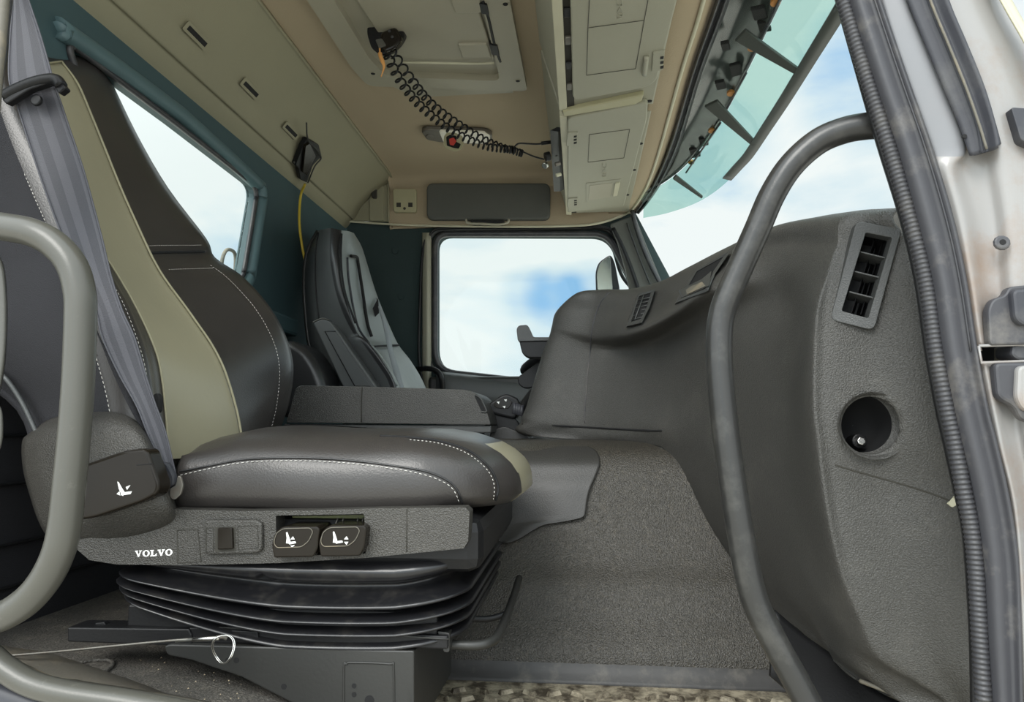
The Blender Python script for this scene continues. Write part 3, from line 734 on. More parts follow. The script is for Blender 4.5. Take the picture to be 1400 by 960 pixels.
coil('coiled_cord', [PY(536, 70, 1.72), PY(562, 108, 1.81), PY(590, 142, 1.93), PY(630, 172, 2.04), PY(672, 196, 2.12), PY(714, 210, 2.17)], 28, .0115, .0105, .0028, [PY(716, 208, 2.17), PY(730, 214, 2.18), PY(744, 218, 2.19)], 'black coiled cord from the microphone, ending at the round black knob')

# ceiling lamp and tag
lp = thing('ceiling_lamp', 'oval chrome-rimmed interior lamp on the beige ceiling', 'ceiling lamp', tuple(PZ(625, 188, 1.06)))
oc = [(576, 181), (582, 178), (664, 181), (673, 185), (673, 193), (664, 198), (602, 195), (584, 192)]
plate('bezel', rnd(zc(oc, 1.050), .012), [], (0, 0, .018), M_dullmetal, lp, .004, 3)
plate('lens', rnd(zc([(600, 180), (662, 182), (670, 186), (670, 193), (662, 197), (606, 195)], 1.046), .010), [], (0, 0, .010), M_lamp, lp, .003, 3)
disc('switch', PZ(588, 187, 1.047), (0, 0, -1), .015, .008, M_dullmetal, lp, 20, .002)
tg = thing('hanging_tag', 'small pale badge with red and black print hanging before the ceiling lamp', 'tag', tuple(PY(620, 194, 2.30)))
bd = [(607, 186), (611, 181), (622, 181), (632, 186), (634, 196), (630, 204), (622, 207), (610, 203), (606, 198)]
plate('badge', rnd(pxy(bd, 2.30), .005), [], (0, .004, 0), M_socket, tg, .001)
plate('print', rnd(pxy([(610, 187), (616, 184), (624, 186), (624, 194), (630, 197), (627, 203), (620, 202), (611, 199)], 2.298), .003), [], (0, .002, 0), M_black, tg, 0)
plate('print', rnd(pxy([(614, 190), (620, 188), (624, 193), (620, 199), (615, 198)], 2.2965), .002), [], (0, .002, 0), M_red, tg, 0)

# roller blind on the far side, socket panel, clip plate
bl = thing('side_roller_blind', 'dark grey roller blind folded up above the far door window', 'blind', tuple(PY(668, 280, 2.84)))
plate('blind_cloth', rnd(pxy([(583, 250), (752, 250), (752, 300), (583, 300)], 2.815), .03, 5), [], (0, .03, 0), M_visorgrey, bl, .008, 3)
tube('blind_pull', pxy([(637, 300), (640, 305), (660, 306), (680, 307), (693, 305), (696, 300)], 2.80), .0045, M_hatch, bl)
plate('pull_grip', rnd(pxy([(643, 301), (690, 301), (688, 307), (645, 307)], 2.805), .004), [], (0, .015, 0), M_black, bl, .002)
so = thing('socket_panel', 'beige panel with two small sockets on the far side', 'socket panel', tuple(PY(553, 274, 2.84)))
plate('cover', rnd(pxy([(537, 258), (569, 258), (569, 290), (538, 290)], 2.825), .012), [], (0, .02, 0), M_socket, so, .004, 3)
for x in (545, 561):
    plate('socket', pxy([(x - 3, 277), (x + 3, 277), (x + 3, 283), (x - 3, 283)], 2.824), [], (0, .003, 0), M_line, so, .0005)
disc('screw', PY(553, 285, 2.824), (0, -1, 0), .006, .003, M_line, so, 12, 0)
cp = thing('coat_hook', 'beige clip plate with small hook in the far rear ceiling corner', 'hook', tuple(PY(514, 265, 2.83)))
plate('plate', rnd(pxy([(505, 248), (524, 248), (524, 302), (505, 302)], 2.828), .01), [], (0, .01, 0), M_ceil2, cp, .003)
plate('hook', rnd(pxy([(507, 254), (514, 254), (514, 270), (508, 270)], 2.81), .005), [], (0, .02, 0), M_line, cp, .003)

# overhead lockers: each unit is a box on the ceiling with its door facing down
def locker(y0, y1, face, body_lab, latch):
    lk = thing('overhead_locker', body_lab, 'locker', (.08, (y0 + y1) / 2, .95), 'overhead lockers above the windscreen')
    # body: trapezoid section swept along Y
    sec = [(-.104, 1.066), (-.044, .868), (.205, .868), (.225, .93), (.225, 1.05)]
    vs = [Vector((x, y0, z)) for x, z in sec] + [Vector((x, y1, z)) for x, z in sec]; n = len(sec)
    fs = [tuple(range(n)), tuple(range(n, 2 * n))[::-1]] + [(i, i + n, (i + 1) % n + n, (i + 1) % n) for i in range(n)]
    o = mk('carcass', vs, fs, M_lock, lk, False); bm = bmesh.new(); bm.from_mesh(o.data); bmesh.ops.recalc_face_normals(bm, faces=bm.faces); bm.to_mesh(o.data); bm.free(); bevel(o, .004, 2)
    # cream rail along the inner edge
    rl = plate('rail', [Vector((-.050, y0, .862)), Vector((-.050, y1, .862)), Vector((-.028, y1, .860)), Vector((-.028, y0, .860))], [], (0, 0, .03), M_cream, lk, .002)
    # dark gap with hinge bits
    plate('hinge_gap', [Vector((-.028, y0 + .01, .866)), Vector((-.028, y1 - .01, .866)), Vector((-.008, y1 - .01, .866)), Vector((-.008, y0 + .01, .866))], [], (0, 0, .003), M_line, lk, 0)
    for k in range(5 if latch else 7):
        yy = y0 + .06 + k * (y1 - y0 - .1) / (5 if latch else 7)
        box('hinge_knuckle', (-.026, yy, .860), (-.012, yy + .03, .868), M_black if k % 2 else M_dullmetal, lk, .002)
    d = plate('locker_door', face, [], (0, 0, .016), M_lock, lk, .004, 3)
    return lk, d
ZD = .853
def zd(x, y, o=0): return PZ(x, y, ZD - o)
f1 = rnd([Vector((-.012, 1.02, ZD)), Vector((.195, 1.02, ZD)), zd(928, 0), zd(897, 105), zd(893, 118), zd(884, 122), zd(800, 137), zd(784, 137), zd(782, 128)], [.02, .02, 0, .02, 0, .02, .015, .01, 0], 5)
f1 = rnd([Vector((-.012, 1.02, ZD)), Vector((.195, 1.02, ZD)), zd(926, 0), zd(896, 118), zd(783, 138)], [.02, .02, 0, .05, .03], 6)
f1 = [p for p in f1]
lk1, d1 = locker(.98, 1.835, f1, 'nearer overhead locker with ribbed hinge plate at the top edge', False)
f2 = rnd([zd(776, 162), zd(886, 140), zd(884, 165), zd(853, 282), zd(776, 291)], [.015, .02, 0, .01, .01], 5)
lk2, d2 = locker(1.875, 2.79, f2, 'farther overhead locker with white square pull latch', True)
def zline(parent, pts, nm='panel_line'):
    for a, b in zip(pts, pts[1:]): tube(nm, [zd(a[0], a[1], .0008), zd(b[0], b[1], .0008)], .0006, M_line, parent, raw=True, ns=6)
zline(d1, [(805, -60), (806, 0), (804, 38), (802, 103), (869, 94), (886, 0), (895, -50)]); zline(d1, [(805, 38), (880, 28)])
zline(d2, [(806, 184), (861, 177), (853, 216), (804, 222), (806, 184)])
# embossed letters on the nearer door, on its back to the camera
def emb(parent, x, y, s):
    import math as _m
    for k, pts in enumerate([[(-1, -1), (-1, 1), (1, 1), (1, -1)], [(-1, 1), (0, -1), (1, 1)], [(-1, -1), (1, -1), (1, 0), (-1, 0), (-1, 1), (1, 1)]]):
        tube('embossed_letter', [zd(x + a * s, y + k * s * 2.8 + b * s, .0006) for a, b in pts], .0009, M_lock, parent, raw=True, ns=6)
emb(d1, 847, 4, 3.2); emb(d2, 826, 226, 2.4)
def hinge(parent, x, y, w, h_, skew):
    hp = plate('hinge_plate', rnd([zd(x, y, .004), zd(x + w, y - skew, .004), zd(x + w - 3, y + h_ - skew, .004), zd(x - 2, y + h_, .004)], .003), [], (0, 0, .006), M_lock, parent, .0015)
    for k in range(3):
        plate('hinge_slot', [zd(x + w * .62, y + h_ * (.2 + .25 * k), .0052), zd(x + w * .9, y + h_ * (.17 + .25 * k), .0052), zd(x + w * .88, y + h_ * (.29 + .25 * k), .0052), zd(x + w * .6, y + h_ * (.32 + .25 * k), .0052)], [], (0, 0, .002), M_dark, hp, 0)
hinge(d1, 893, 73, 16, 26, 3)
tube('hinge_barrel', [zd(884, 78, .004), zd(881, 102, .004)], .006, M_lock, d1)
hinge(d2, 776, 183, 14, 17, 1); hinge(d2, 777, 272, 13, 11, 1)
lt = plate('pull_latch', rnd([zd(801, 251, .002), zd(849, 245, .002), zd(842, 272, .002), zd(801, 277, .002)], .004), [], (0, 0, .006), M_lock, d2, .002)
plate('latch_recess', rnd([zd(806, 254, .0032), zd(838, 250, .0032), zd(834, 270, .0032), zd(804, 274, .0032)], .004), [], (0, 0, .003), M_hatch, lt, .001)
plate('finger_grip', rnd([zd(841, 251, .006), zd(848, 250, .006), zd(844, 268, .006), zd(838, 269, .006)], .006), [], (0, 0, .006), M_cream, lt, .002)
plate('divider', [zd(769, 153, -.002), zd(880, 130, -.002), zd(878, 138, -.002), zd(869, 143, -.002), zd(771, 160, -.002)], [], (0, 0, .05), M_socket, lk2, .003)
for (x, y) in ((888, 139), (876, 197), (867, 233), (858, 267)):
    disc('push_clip', PZ(x, y, .866), (0, 0, -1), .007, .01, M_dark, lk2, 12, .001)
# radio in the side of the farther locker
cb = thing('citizens_band_radio', 'black radio face with round knob in the side of the far locker', 'radio', tuple(PY(750, 210, 2.25)))
plate('radio_face', rnd([PY(x, y, Y) for x, y, Y in ((752, 178, 2.02), (763, 180, 2.02), (766, 262, 2.5), (757, 262, 2.5))], .004), [], (.02, 0, .01), M_black, cb, .003)
for (x, y, r, m) in ((745, 215, .015, M_black), (758, 200, .006, M_cream), (759, 225, .007, M_dullmetal), (759, 212, .006, M_black), (760, 240, .006, M_cream), (757, 190, .005, M_dullmetal)):
    disc('knob', PY(x, y, 2.19), (-.9, -.2, -.3), r, .018, m, cb, 18, .002)
disc('knob_cap', PY(744, 227, 2.17), (-.5, -.6, -.6), .011, .012, M_chrome, cb, 18, .003)
tube('plug', [PY(740, 196, 2.18), PY(756, 194, 2.19)], .006, M_black, cb, raw=True)

# ================================================================== DASHBOARD
dash = thing('dashboard', 'dark grey grained truck dashboard with centre console and side panel', 'dashboard', (.3, 1.2, -.3))
def gp(rows): return [[PY(x, y, Y) for x, y, Y in r] for r in rows]
# console flank and binnacle (left of the handle)
A_c = [[(790, 402, 1.76), (822, 396, 1.71), (862, 395, 1.66)],
       [(762, 424, 1.76), (813, 428, 1.69), (856, 428, 1.60)],
       [(755, 446, 1.76), (810, 458, 1.685), (850, 458, 1.57)],
       [(752, 458, 1.76), (808, 472, 1.71), (850, 474, 1.66)],
       [(742, 485, 1.76), (806, 492, 1.715), (850, 494, 1.66)],
       [(722, 552, 1.77), (802, 552, 1.71), (850, 552, 1.645)],
       [(714, 576, 1.77), (799, 580, 1.71), (850, 584, 1.64)],
       [(720, 596, 1.775), (799, 602, 1.715), (852, 606, 1.65)]]
# facia: centre -> side panel
C_r = [[(905, 384, 1.60), (950, 362, 1.50), (1000, 337, 1.36), (1062, 309, 1.17), (1120, 296, 1.06), (1165, 289, .975), (1200, 287, .94), (1236, 288, .92)],
       [(896, 424, 1.52), (930, 400, 1.43), (978, 372, 1.30), (1050, 340, 1.16), (1095, 335, 1.07), (1136, 338, .965), (1190, 335, .935), (1246, 335, .915)],
       [(885, 448, 1.465), (922, 428, 1.37), (965, 400, 1.25), (1044, 378, 1.16), (1085, 372, 1.075), (1122, 378, .96), (1190, 378, .93), (1254, 380, .91)],
       [(887, 466, 1.575), (925, 448, 1.475), (972, 426, 1.325), (1044, 415, 1.18), (1080, 415, 1.10), (1110, 420, .957), (1190, 420, .93), (1262, 430, .91)],
       [(889, 490, 1.58), (930, 480, 1.47), (976, 470, 1.33), (1042, 470, 1.18), (1078, 470, 1.08), (1106, 475, .955), (1190, 480, .93), (1270, 480, .91)],
       [(892, 552, 1.57), (935, 545, 1.47), (985, 540, 1.33), (1042, 545, 1.18), (1078, 550, 1.08), (1105, 555, .955), (1190, 555, .93), (1284, 555, .91)],
       [(894, 586, 1.56), (940, 590, 1.46), (988, 600, 1.33), (1045, 605, 1.18), (1080, 610, 1.08), (1110, 605, .955), (1200, 605, .93), (1296, 605, .91)],
       [(905, 612, 1.56), (950, 640, 1.46), (996, 655, 1.32), (1050, 660, 1.18), (1086, 662, 1.08), (1117, 660, .955), (1210, 665, .935), (1310, 662, .915)],
       [(928, 655, 1.55), (965, 680, 1.44), (1010, 700, 1.31), (1058, 712, 1.18), (1094, 712, 1.07), (1126, 715, .955), (1215, 718, .935), (1320, 715, .915)],
       [(950, 700, 1.53), (985, 722, 1.42), (1026, 742, 1.30), (1070, 758, 1.17), (1104, 762, 1.06), (1138, 768, .955), (1225, 768, .935), (1326, 768, .915)],
       [(983, 748, 1.49), (1015, 768, 1.38), (1050, 786, 1.27), (1086, 798, 1.15), (1116, 804, 1.04), (1150, 806, .955), (1235, 810, .935), (1332, 810, .915)],
       [(1018, 790, 1.42), (1045, 806, 1.33), (1074, 820, 1.23), (1104, 832, 1.12), (1132, 840, 1.02), (1168, 848, .955), (1250, 855, .935), (1338, 855, .915)],
       [(1061, 836, 1.32), (1082, 846, 1.25), (1106, 858, 1.17), (1128, 868, 1.08), (1156, 880, 1.00), (1192, 897, .955), (1268, 900, .935), (1342, 905, .915)],
       [(1094, 862, 1.22), (1112, 874, 1.16), (1132, 888, 1.10), (1150, 900, 1.04), (1182, 918, .985), (1242, 932, .955), (1292, 935, .935), (1345, 940, .915)],
       [(1130, 896, 1.12), (1142, 903, 1.09), (1158, 912, 1.05), (1176, 922, 1.01), (1214, 944, .975), (1282, 956, .955), (1310, 960, .935), (1350, 965, .915)],
       [(1179, 930, 1.02), (1190, 936, 1.01), (1206, 944, .995), (1228, 955, .98), (1262, 975, .965), (1310, 985, .955), (1330, 990, .935), (1352, 1000, .915)]]
for r in C_r:   # a tight crest: one more column just right of it
    (x0, y0, a0), (x1, y1, a1) = r[5], r[6]
    r.insert(6, (lerp(x0, x1, .28), lerp(y0, y1, .28), lerp(a0, a1, .58)))
C_ = gp(C_r); A_c = gp(A_c)
up = [a + c for a, c in zip(A_c, C_)]
lo = [[c[0] * 2 - c[1]] * 2 + [c[0] * 2 - c[1]] + c for c in C_[8:]]
R = up + lo
R = [[p + Vector((.03, .22, 0)) if i < 3 else p + Vector((.22, .03, 0)) for i, p in enumerate(R[0])]] + R
R = R + [[p + Vector((.05, .03, 0)) for p in R[-1]]]
R = [[r[0] + Vector((.03, .30, 0))] + r + [r[-1] + Vector((.01, .12, 0))] for r in R]
NU, NV = 14, 14
GX = grid(R, NU, NV)
GC = [[p for p in r[4 * NU:]] for r in GX]     # the facia proper
GF = [(v, proj(v)) for r in GC for v in r]
def dashY(px, py):
    b = min(GF, key=lambda q: (q[1][0] - px) ** 2 + (q[1][1] - py) ** 2 + (1e6 if q[0].y > 1.8 else 0))
    return b[0].y
VENT = [(1178, 312), (1224, 320), (1189, 442), (1144, 430)]
HC = (1190, 582)
def dcut(c):
    x, y = proj(c)
    if c.y < 1.0 and inpoly(x, y, VENT): return True
    return c.y < 1.0 and (x - HC[0]) ** 2 + (y - HC[1]) ** 2 < 40 ** 2
def snap_hole(pts2, x, y):
    best = None
    for (ax_, ay), (bx_, by) in zip(pts2, pts2[1:] + pts2[:1]):
        t = max(0, min(1, ((x - ax_) * (bx_ - ax_) + (y - ay) * (by - ay)) / ((bx_ - ax_) ** 2 + (by - ay) ** 2)))
        qx, qy = ax_ + t * (bx_ - ax_), ay + t * (by - ay); d_ = (qx - x) ** 2 + (qy - y) ** 2
        if best is None or d_ < best[0]: best = (d_, qx, qy)
    return best[1], best[2]
nr, nc = len(GX), len(GX[0]); vs = [v.copy() for r in GX for v in r]; fs = []; dead = set(); used = set()
CIR = [(HC[0] + 40 * math.cos(k * math.pi / 16), HC[1] + 40 * math.sin(k * math.pi / 16)) for k in range(32)]
for i in range(nr - 1):
    for j in range(nc - 1):
        if i >= 8 * NV and j < 4 * NU: continue          # nothing left of the facia below the console
        f = (i * nc + j, i * nc + j + 1, (i + 1) * nc + j + 1, (i + 1) * nc + j)
        if dcut(sum((vs[k] for k in f), Vector()) / 4): dead |= set(f); continue
        fs.append(f); used |= set(f)
for k in dead & used:
    x, y = proj(vs[k]); hole_ = CIR if y > 500 else VENT
    qx, qy = snap_hole(hole_, x, y); vs[k] = PY(qx, qy, vs[k].y)
fa = mk('facia', vs, fs, M_dash, dash, face_cam=True)
bm = bmesh.new(); bm.from_mesh(fa.data); bmesh.ops.delete(bm, geom=[v for v in bm.verts if not v.link_faces], context='VERTS'); bm.to_mesh(fa.data); bm.free()
solid(fa, .003, -1)
# side vent
bm = bmesh.new(); bm.from_mesh(fa.data); bmesh.ops.transform(bm, matrix=Matrix.Translation(BASES[fa.name]), verts=bm.verts)
from mathutils.bvhtree import BVHTree
DBV = BVHTree.FromBMesh(bm); bm.free(); dashY_grid = dashY
def dashY(px, py):
    h_ = DBV.ray_cast(Vector((0, 0, 0)), ray(px, py).normalized())
    return h_[0].y if h_[0] else dashY_grid(px, py)
tube('console_seam', [PY(x, y, dashY(x, y) - .0006) for x, y in ((834, 399), (827, 406), (820, 416), (814, 432), (810, 448), (808, 462), (807, 480), (804, 505), (802, 530), (800, 555), (799, 578))], .0013, M_weather, dash)
tube('console_groove', [PY(x, y, dashY(x, y) - .0002) for x, y in ((714, 580), (760, 582), (799, 584), (850, 587), (890, 589), (905, 589))], .0022, M_dark, dash)
def vY(x, y): return .9395 - (x - 1135) * .00034 + (437 - y) * .00002
vt = plate('side_vent', rnd([PY(x, y, vY(x, y)) for x, y in ((1171, 302), (1233, 313), (1195, 452), (1135, 437))], .009, 5), [rnd([PY(x, y, vY(x, y)) for x, y in ((1184, 318), (1220, 325), (1187, 435), (1151, 425))], .002, 2)], (0, .016, 0), M_dash2, dash, .003, 3)
inn = rnd([PY(x, y, vY(x, y) + .010) for x, y in ((1182, 316), (1222, 323), (1189, 437), (1149, 427))], .002, 2)
vs = inn + [p * .985 + Vector((0, .055, 0)) for p in inn]; n = len(inn)
mk('vent_duct', vs, [(i, (i + 1) % n, n + (i + 1) % n, n + i) for i in range(n)] + [tuple(range(n, 2 * n))], M_black, vt, False)
for (a, b, c, d) in ((1175, 345, 1212, 354), (1168, 372, 1205, 381), (1161, 400, 1197, 409)):
    p0 = PY(a, b, vY(a, b) + .005); p1 = PY(c, d, vY(c, d) + .005); w = Vector((.006, .03, -.004))
    plate('vent_slat', [p0, p1, p1 + w, p0 + w], [], (0, 0, .0022), M_dash2, vt, .0006)
for (a, b, c, d) in ((1196, 322, 1163, 428), (1208, 322, 1176, 430)):
    p0 = PY(a, b, .945); p1 = PY(c, d, .945); w = Vector((.01, .02, 0))
    plate('vent_vane', [p0, p1, p1 + w, p0 + w], [], (.0015, 0, 0), M_black, vt, 0)
# round opening with bevelled wall and bolt
hc = PY(HC[0] + 1, HC[1], .931)
def circ(c, r, dy=0, n=48): return [Vector((c.x + r * math.cos(2 * math.pi * k / n), c.y + dy, c.z + r * math.sin(2 * math.pi * k / n))) for k in range(n)]
n = 48
rings = [circ(hc, .0425, -.009), circ(hc, .0400, -.0068), circ(hc, .0385, -.001), circ(hc + Vector((-.003, 0, .002)), .0375, .014), circ(hc + Vector((-.006, 0, .003)), .0375, .0145)]
vs = [p for r in rings for p in r]
fs = [(i * n + k, i * n + (k + 1) % n, (i + 1) * n + (k + 1) % n, (i + 1) * n + k) for i in range(len(rings) - 1) for k in range(n)]
ho = mk('round_opening', vs, fs, M_dash, dash)
rings = [circ(hc + Vector((-.005, 0, .002)), .0374, .0146), circ(hc + Vector((-.005, 0, .002)), .037, .06), circ(hc, .0001, .06)]
vs = [p for r in rings for p in r]
fs = [(i * n + k, i * n + (k + 1) % n, (i + 1) * n + (k + 1) % n, (i + 1) * n + k) for i in range(len(rings) - 1) for k in range(n)]
mk('opening_cup', vs, fs, M_dark, ho)
disc('bolt_boss', PY(1176, 603, .965), (0, -1, .1), .010, .03, M_black, ho, 16, .002)
disc('bolt', PY(1178, 603, .955), (-.1, -1, .2), .0055, .02, M_chrome, ho, 6, .001)
# crease lines on the side panel: a dark tube paints the shade of the step below the opening, the lower fold
def dline(name, pts, r, m, off=.0005, parent=dash):
    return tube(name, [PY(x, y, dashY(x, y) - off) for x, y in pts], r, m, parent)
dline('step_shade_line', [(1142, 636), (1165, 643), (1190, 650), (1215, 657), (1240, 664), (1265, 672), (1290, 681), (1302, 686)], .0013, M_line, -.0004)
plate('clip_tab', rnd([PY(x, y, dashY(1296, 690) - .003) for x, y in ((1296, 689), (1306, 678), (1309, 690), (1302, 694))], .001), [], (0, .004, 0), M_cream, dash, .0005)
# vents and tray on the angled centre facet
def dpatch(name, pts, off, th, m, parent, bev=.0015, holes=None):
    off = off + .018; th = th + .012
    return plate(name, [PY(x, y, dashY(x, y) - off) for x, y in pts], [[PY(x, y, dashY(x, y) - off) for x, y in h] for h in (holes or [])], (0, th, 0), m, parent, bev)
cv = dpatch('centre_vent', [(872, 402), (896, 395), (888, 420), (878, 441), (857, 446)], .006, .012, M_dash2, dash, .001, [[(874, 405), (890, 400), (884, 420), (876, 436), (863, 440)]])
dpatch('vent_dark', [(874, 405), (890, 400), (884, 420), (876, 436), (863, 440)], .001, .004, M_dark, cv, 0)
for k in range(6):
    y = 409 + k * 5.4; x0 = 872 - k * 1.9; x1 = 889 - k * 2.1
    tube('vent_slat', [PY(x0, y + 1.5, dashY(x0, y + 1.5) - .025), PY(x1, y - 2.5, dashY(x1, y - 2.5) - .025)], .0011, M_dash2, cv, raw=True, ns=6)
tube('vent_slat', [PY(880, 404, dashY(880, 404) - .026), PY(868, 437, dashY(868, 437) - .026)], .0014, M_dash2, cv, raw=True, ns=6)
tr = dpatch('tray_frame', [(953, 368), (1000, 341), (993, 352), (978, 374), (968, 398), (924, 414), (930, 402), (940, 388)], .006, .012, M_dash2, dash, .001, [[(953, 371), (990, 350), (976, 370), (966, 393), (931, 408), (938, 396)]])
dpatch('tray_recess', [(953, 371), (990, 350), (976, 370), (966, 393), (931, 408), (938, 396)], .001, .004, M_dark, tr, 0)
dpatch('tray_flap', [(929, 396), (960, 381), (973, 370), (970, 390), (962, 394), (934, 406)], .012, .008, M_dash2, tr, .0015)
dpatch('flap_window', [(937, 395), (960, 385), (965, 391), (940, 402)], .0135, .003, M_sill, tr, .001)
dline('console_edge', [(1003, 342), (996, 372), (984, 400), (975, 430), (970, 460)], .0016, M_dash2, .0)
# dark lower edge under the side panel, kick plate
struct(sheet('trim_23', grid([[PY(x, y, 1.10 + .0 * x), PY(x - 2, y + 30, 1.09), PY(x - 6, y + 90, 1.07)] for x, y in ((1060, 834), (1100, 868), (1145, 900), (1200, 945), (1270, 975))], 3, 5), M_black, th=.006))
tube('bottom_seal_lip', [PY(x, y, Y) for x, y, Y in ((1176, 931, 1.01), (1200, 940, .99), (1230, 952, .975), (1270, 968, .96))], .003, M_sill, dash)

# ================================================================== STEERING, CONTROLS, PHONE HOLDER
sw = thing('steering_wheel', 'black steering wheel mostly hidden behind the centre console', 'steering wheel', tuple(PY(800, 500, 2.25)))
c = PY(796, 470, 2.26); ax = Vector((-.42, 0, .9)).normalized(); u = Vector((0, 1, 0)); w = ax.cross(u)
tube('rim', [c + (u * math.cos(a * math.pi / 16) + w * math.sin(a * math.pi / 16)) * .205 for a in range(32)], .017, M_black, sw, closed=True, n=2)
disc('hub', c - ax * .03, ax, .07, .05, M_black, sw, 24, .012)
for a in (20, 160, 250):
    d_ = u * math.cos(math.radians(a)) + w * math.sin(math.radians(a)); tube('spoke', [c - ax * .04 + d_ * .05, c - ax * .01 + d_ * .19], .013, M_black, sw)
box('column', tuple(c - Vector((.02, .05, .40))), tuple(c + Vector((.16, .05, -.06))), M_black, sw, .02)
plate('rim_cover', rnd(pxy([(707, 516), (724, 504), (738, 494), (736, 512), (730, 530), (716, 531), (709, 526)], 2.00), .012), [], (0, .05, 0), M_black, sw, .008)
gs = thing('gear_lever_console', 'black control stalk with small button pad beside the armrest end', 'lever', tuple(PY(695, 570, 1.9)))
plate('button_pad', rnd(pxy([(668, 552), (685, 540), (694, 538), (710, 546), (712, 560), (704, 574), (672, 566), (664, 560)], 1.86), .012), [], (0, .06, 0), M_black, gs, .007, 3)
plate('lever_body', rnd(pxy([(664, 562), (706, 572), (714, 590), (726, 596), (718, 604), (700, 596), (684, 586), (672, 590), (662, 592)], 1.87), .010), [], (0, .05, 0), M_black, gs, .006, 3)
plate('pad_face', rnd(pxy([(674, 553), (688, 543), (701, 549), (695, 559), (678, 558)], 1.857), .006), [], (0, .004, 0), M_gloss, gs, .001)
for (x, y) in ((681, 551), (691, 548), (689, 557)):
    plate('button_mark', [PY(x - 2, y - 1.5, 1.855), PY(x + 2, y - 2, 1.855), PY(x + 1, y + 1.5, 1.855)], [], (0, .001, 0), M_white, gs, 0)
for k in range(4):
    tube('bellows_ring', [PY(704 + k * 3.2, 551 + k, 1.83), PY(703 + k * 3.2, 566 + k, 1.83)], .0055, M_weather2, gs, raw=True)
tube('lever_stem', [PY(712, 560, 1.84), PY(720, 548, 1.86), PY(730, 535, 1.88)], .012, M_black, gs)
plate('base_tray', rnd(pxy([(672, 588), (690, 583), (712, 592), (726, 600), (700, 606), (668, 600)], 1.84), .01), [], (0, .10, 0), M_mat, gs, .005)
ph = thing('phone_holder', 'dark grey phone holder cradle on the console in front of the window', 'phone holder', tuple(PY(730, 470, 1.95)))
plate('cradle', rnd(pxy([(706, 450), (709, 445), (720, 444), (723, 447), (729, 461), (754, 461), (752, 466), (708, 467)], 1.90), .006), [], (0, .06, 0), M_dash2, ph, .004)
plate('cradle_base', rnd(pxy([(710, 467), (752, 466), (745, 489), (722, 489), (714, 484)], 1.905), .008), [], (0, .05, 0), M_black, ph, .004)
tube('arm', [PY(745, 476, 1.93), PY(762, 480, 1.95), PY(780, 485, 1.98)], .012, M_black, ph)
for (x, y) in ((748, 452), (722, 540)): pass
mr = thing('wing_mirror', 'driver side wing mirror seen through the far door window', 'mirror', tuple(PY(832, 375, 3.05)))
plate('housing', rnd(pxy([(814, 372), (818, 359), (835, 347), (841, 360), (848, 399), (815, 401)], 3.05), .02), [], (0, .03, 0), M_weather2, mr, .004)
plate('mirror_glass', rnd(pxy([(816, 373), (820, 360), (834, 349), (838, 398), (817, 398)], 3.045), .015), [], (0, .004, 0), M_chrome, mr, .001)
tube('mirror_arm', [PY(840, 345, 3.04), PY(852, 380, 3.03), PY(880, 410, 2.96), PY(905, 440, 2.88)], .008, M_black, mr)

# ================================================================== ARMREST AND MIDDLE CUSHION
ar = thing('armrest_box', 'long dark grey padded armrest box between the two seats', 'armrest', tuple(PY(530, 580, 1.85)))
plate('armrest_lid', rnd(pxy([(391, 578), (400, 546), (405, 527), (497, 528.5), (640, 533), (656, 541), (667, 566), (671, 581)], 1.72), [.004, .01, .016, 0, .03, .03, .03, .004], 5), [], (0, .22, 0), M_dash, ar, .012, 4)
plate('armrest_lower', rnd(pxy([(388, 579.5), (672, 582), (671, 592), (386, 592)], 1.728), .004), [], (0, .2, 0), M_dash2, ar, .003)
tube('lid_seam', [PY(495, 530, 1.7185), PY(494, 550, 1.7185), PY(494, 577, 1.7185)], .0012, M_line, ar)
plate('latch_slot', rnd(pxy([(648, 540), (655, 543), (664, 562), (658, 562)], 1.7185), .004), [], (0, .004, 0), M_dark, ar, 0)
tube('latch_lip', pxy([(650, 540), (657, 545), (663, 556), (665, 563), (658, 563)], 1.7175), .0018, M_dash2, ar)
bx = box('armrest_base', tuple(PY(410, 660, 1.76)), tuple(PY(655, 590, 1.76) + Vector((0, .12, 0))), M_black, ar, .01)
mc = plate('seat_cushion_middle', rnd(pxy([(350, 480), (378, 466), (396, 464), (416, 474), (432, 497), (442, 522), (446, 545), (440, 570), (350, 570)], 1.96), .04, 6), [], (0, .16, 0), M_leather2, None, .035, 6)
mc.name = 'middle_seat_back'; tag(mc, 'low rounded black leather middle seat back left of the armrest box', 'seat')
for p_ in mc.data.polygons: p_.use_smooth = True

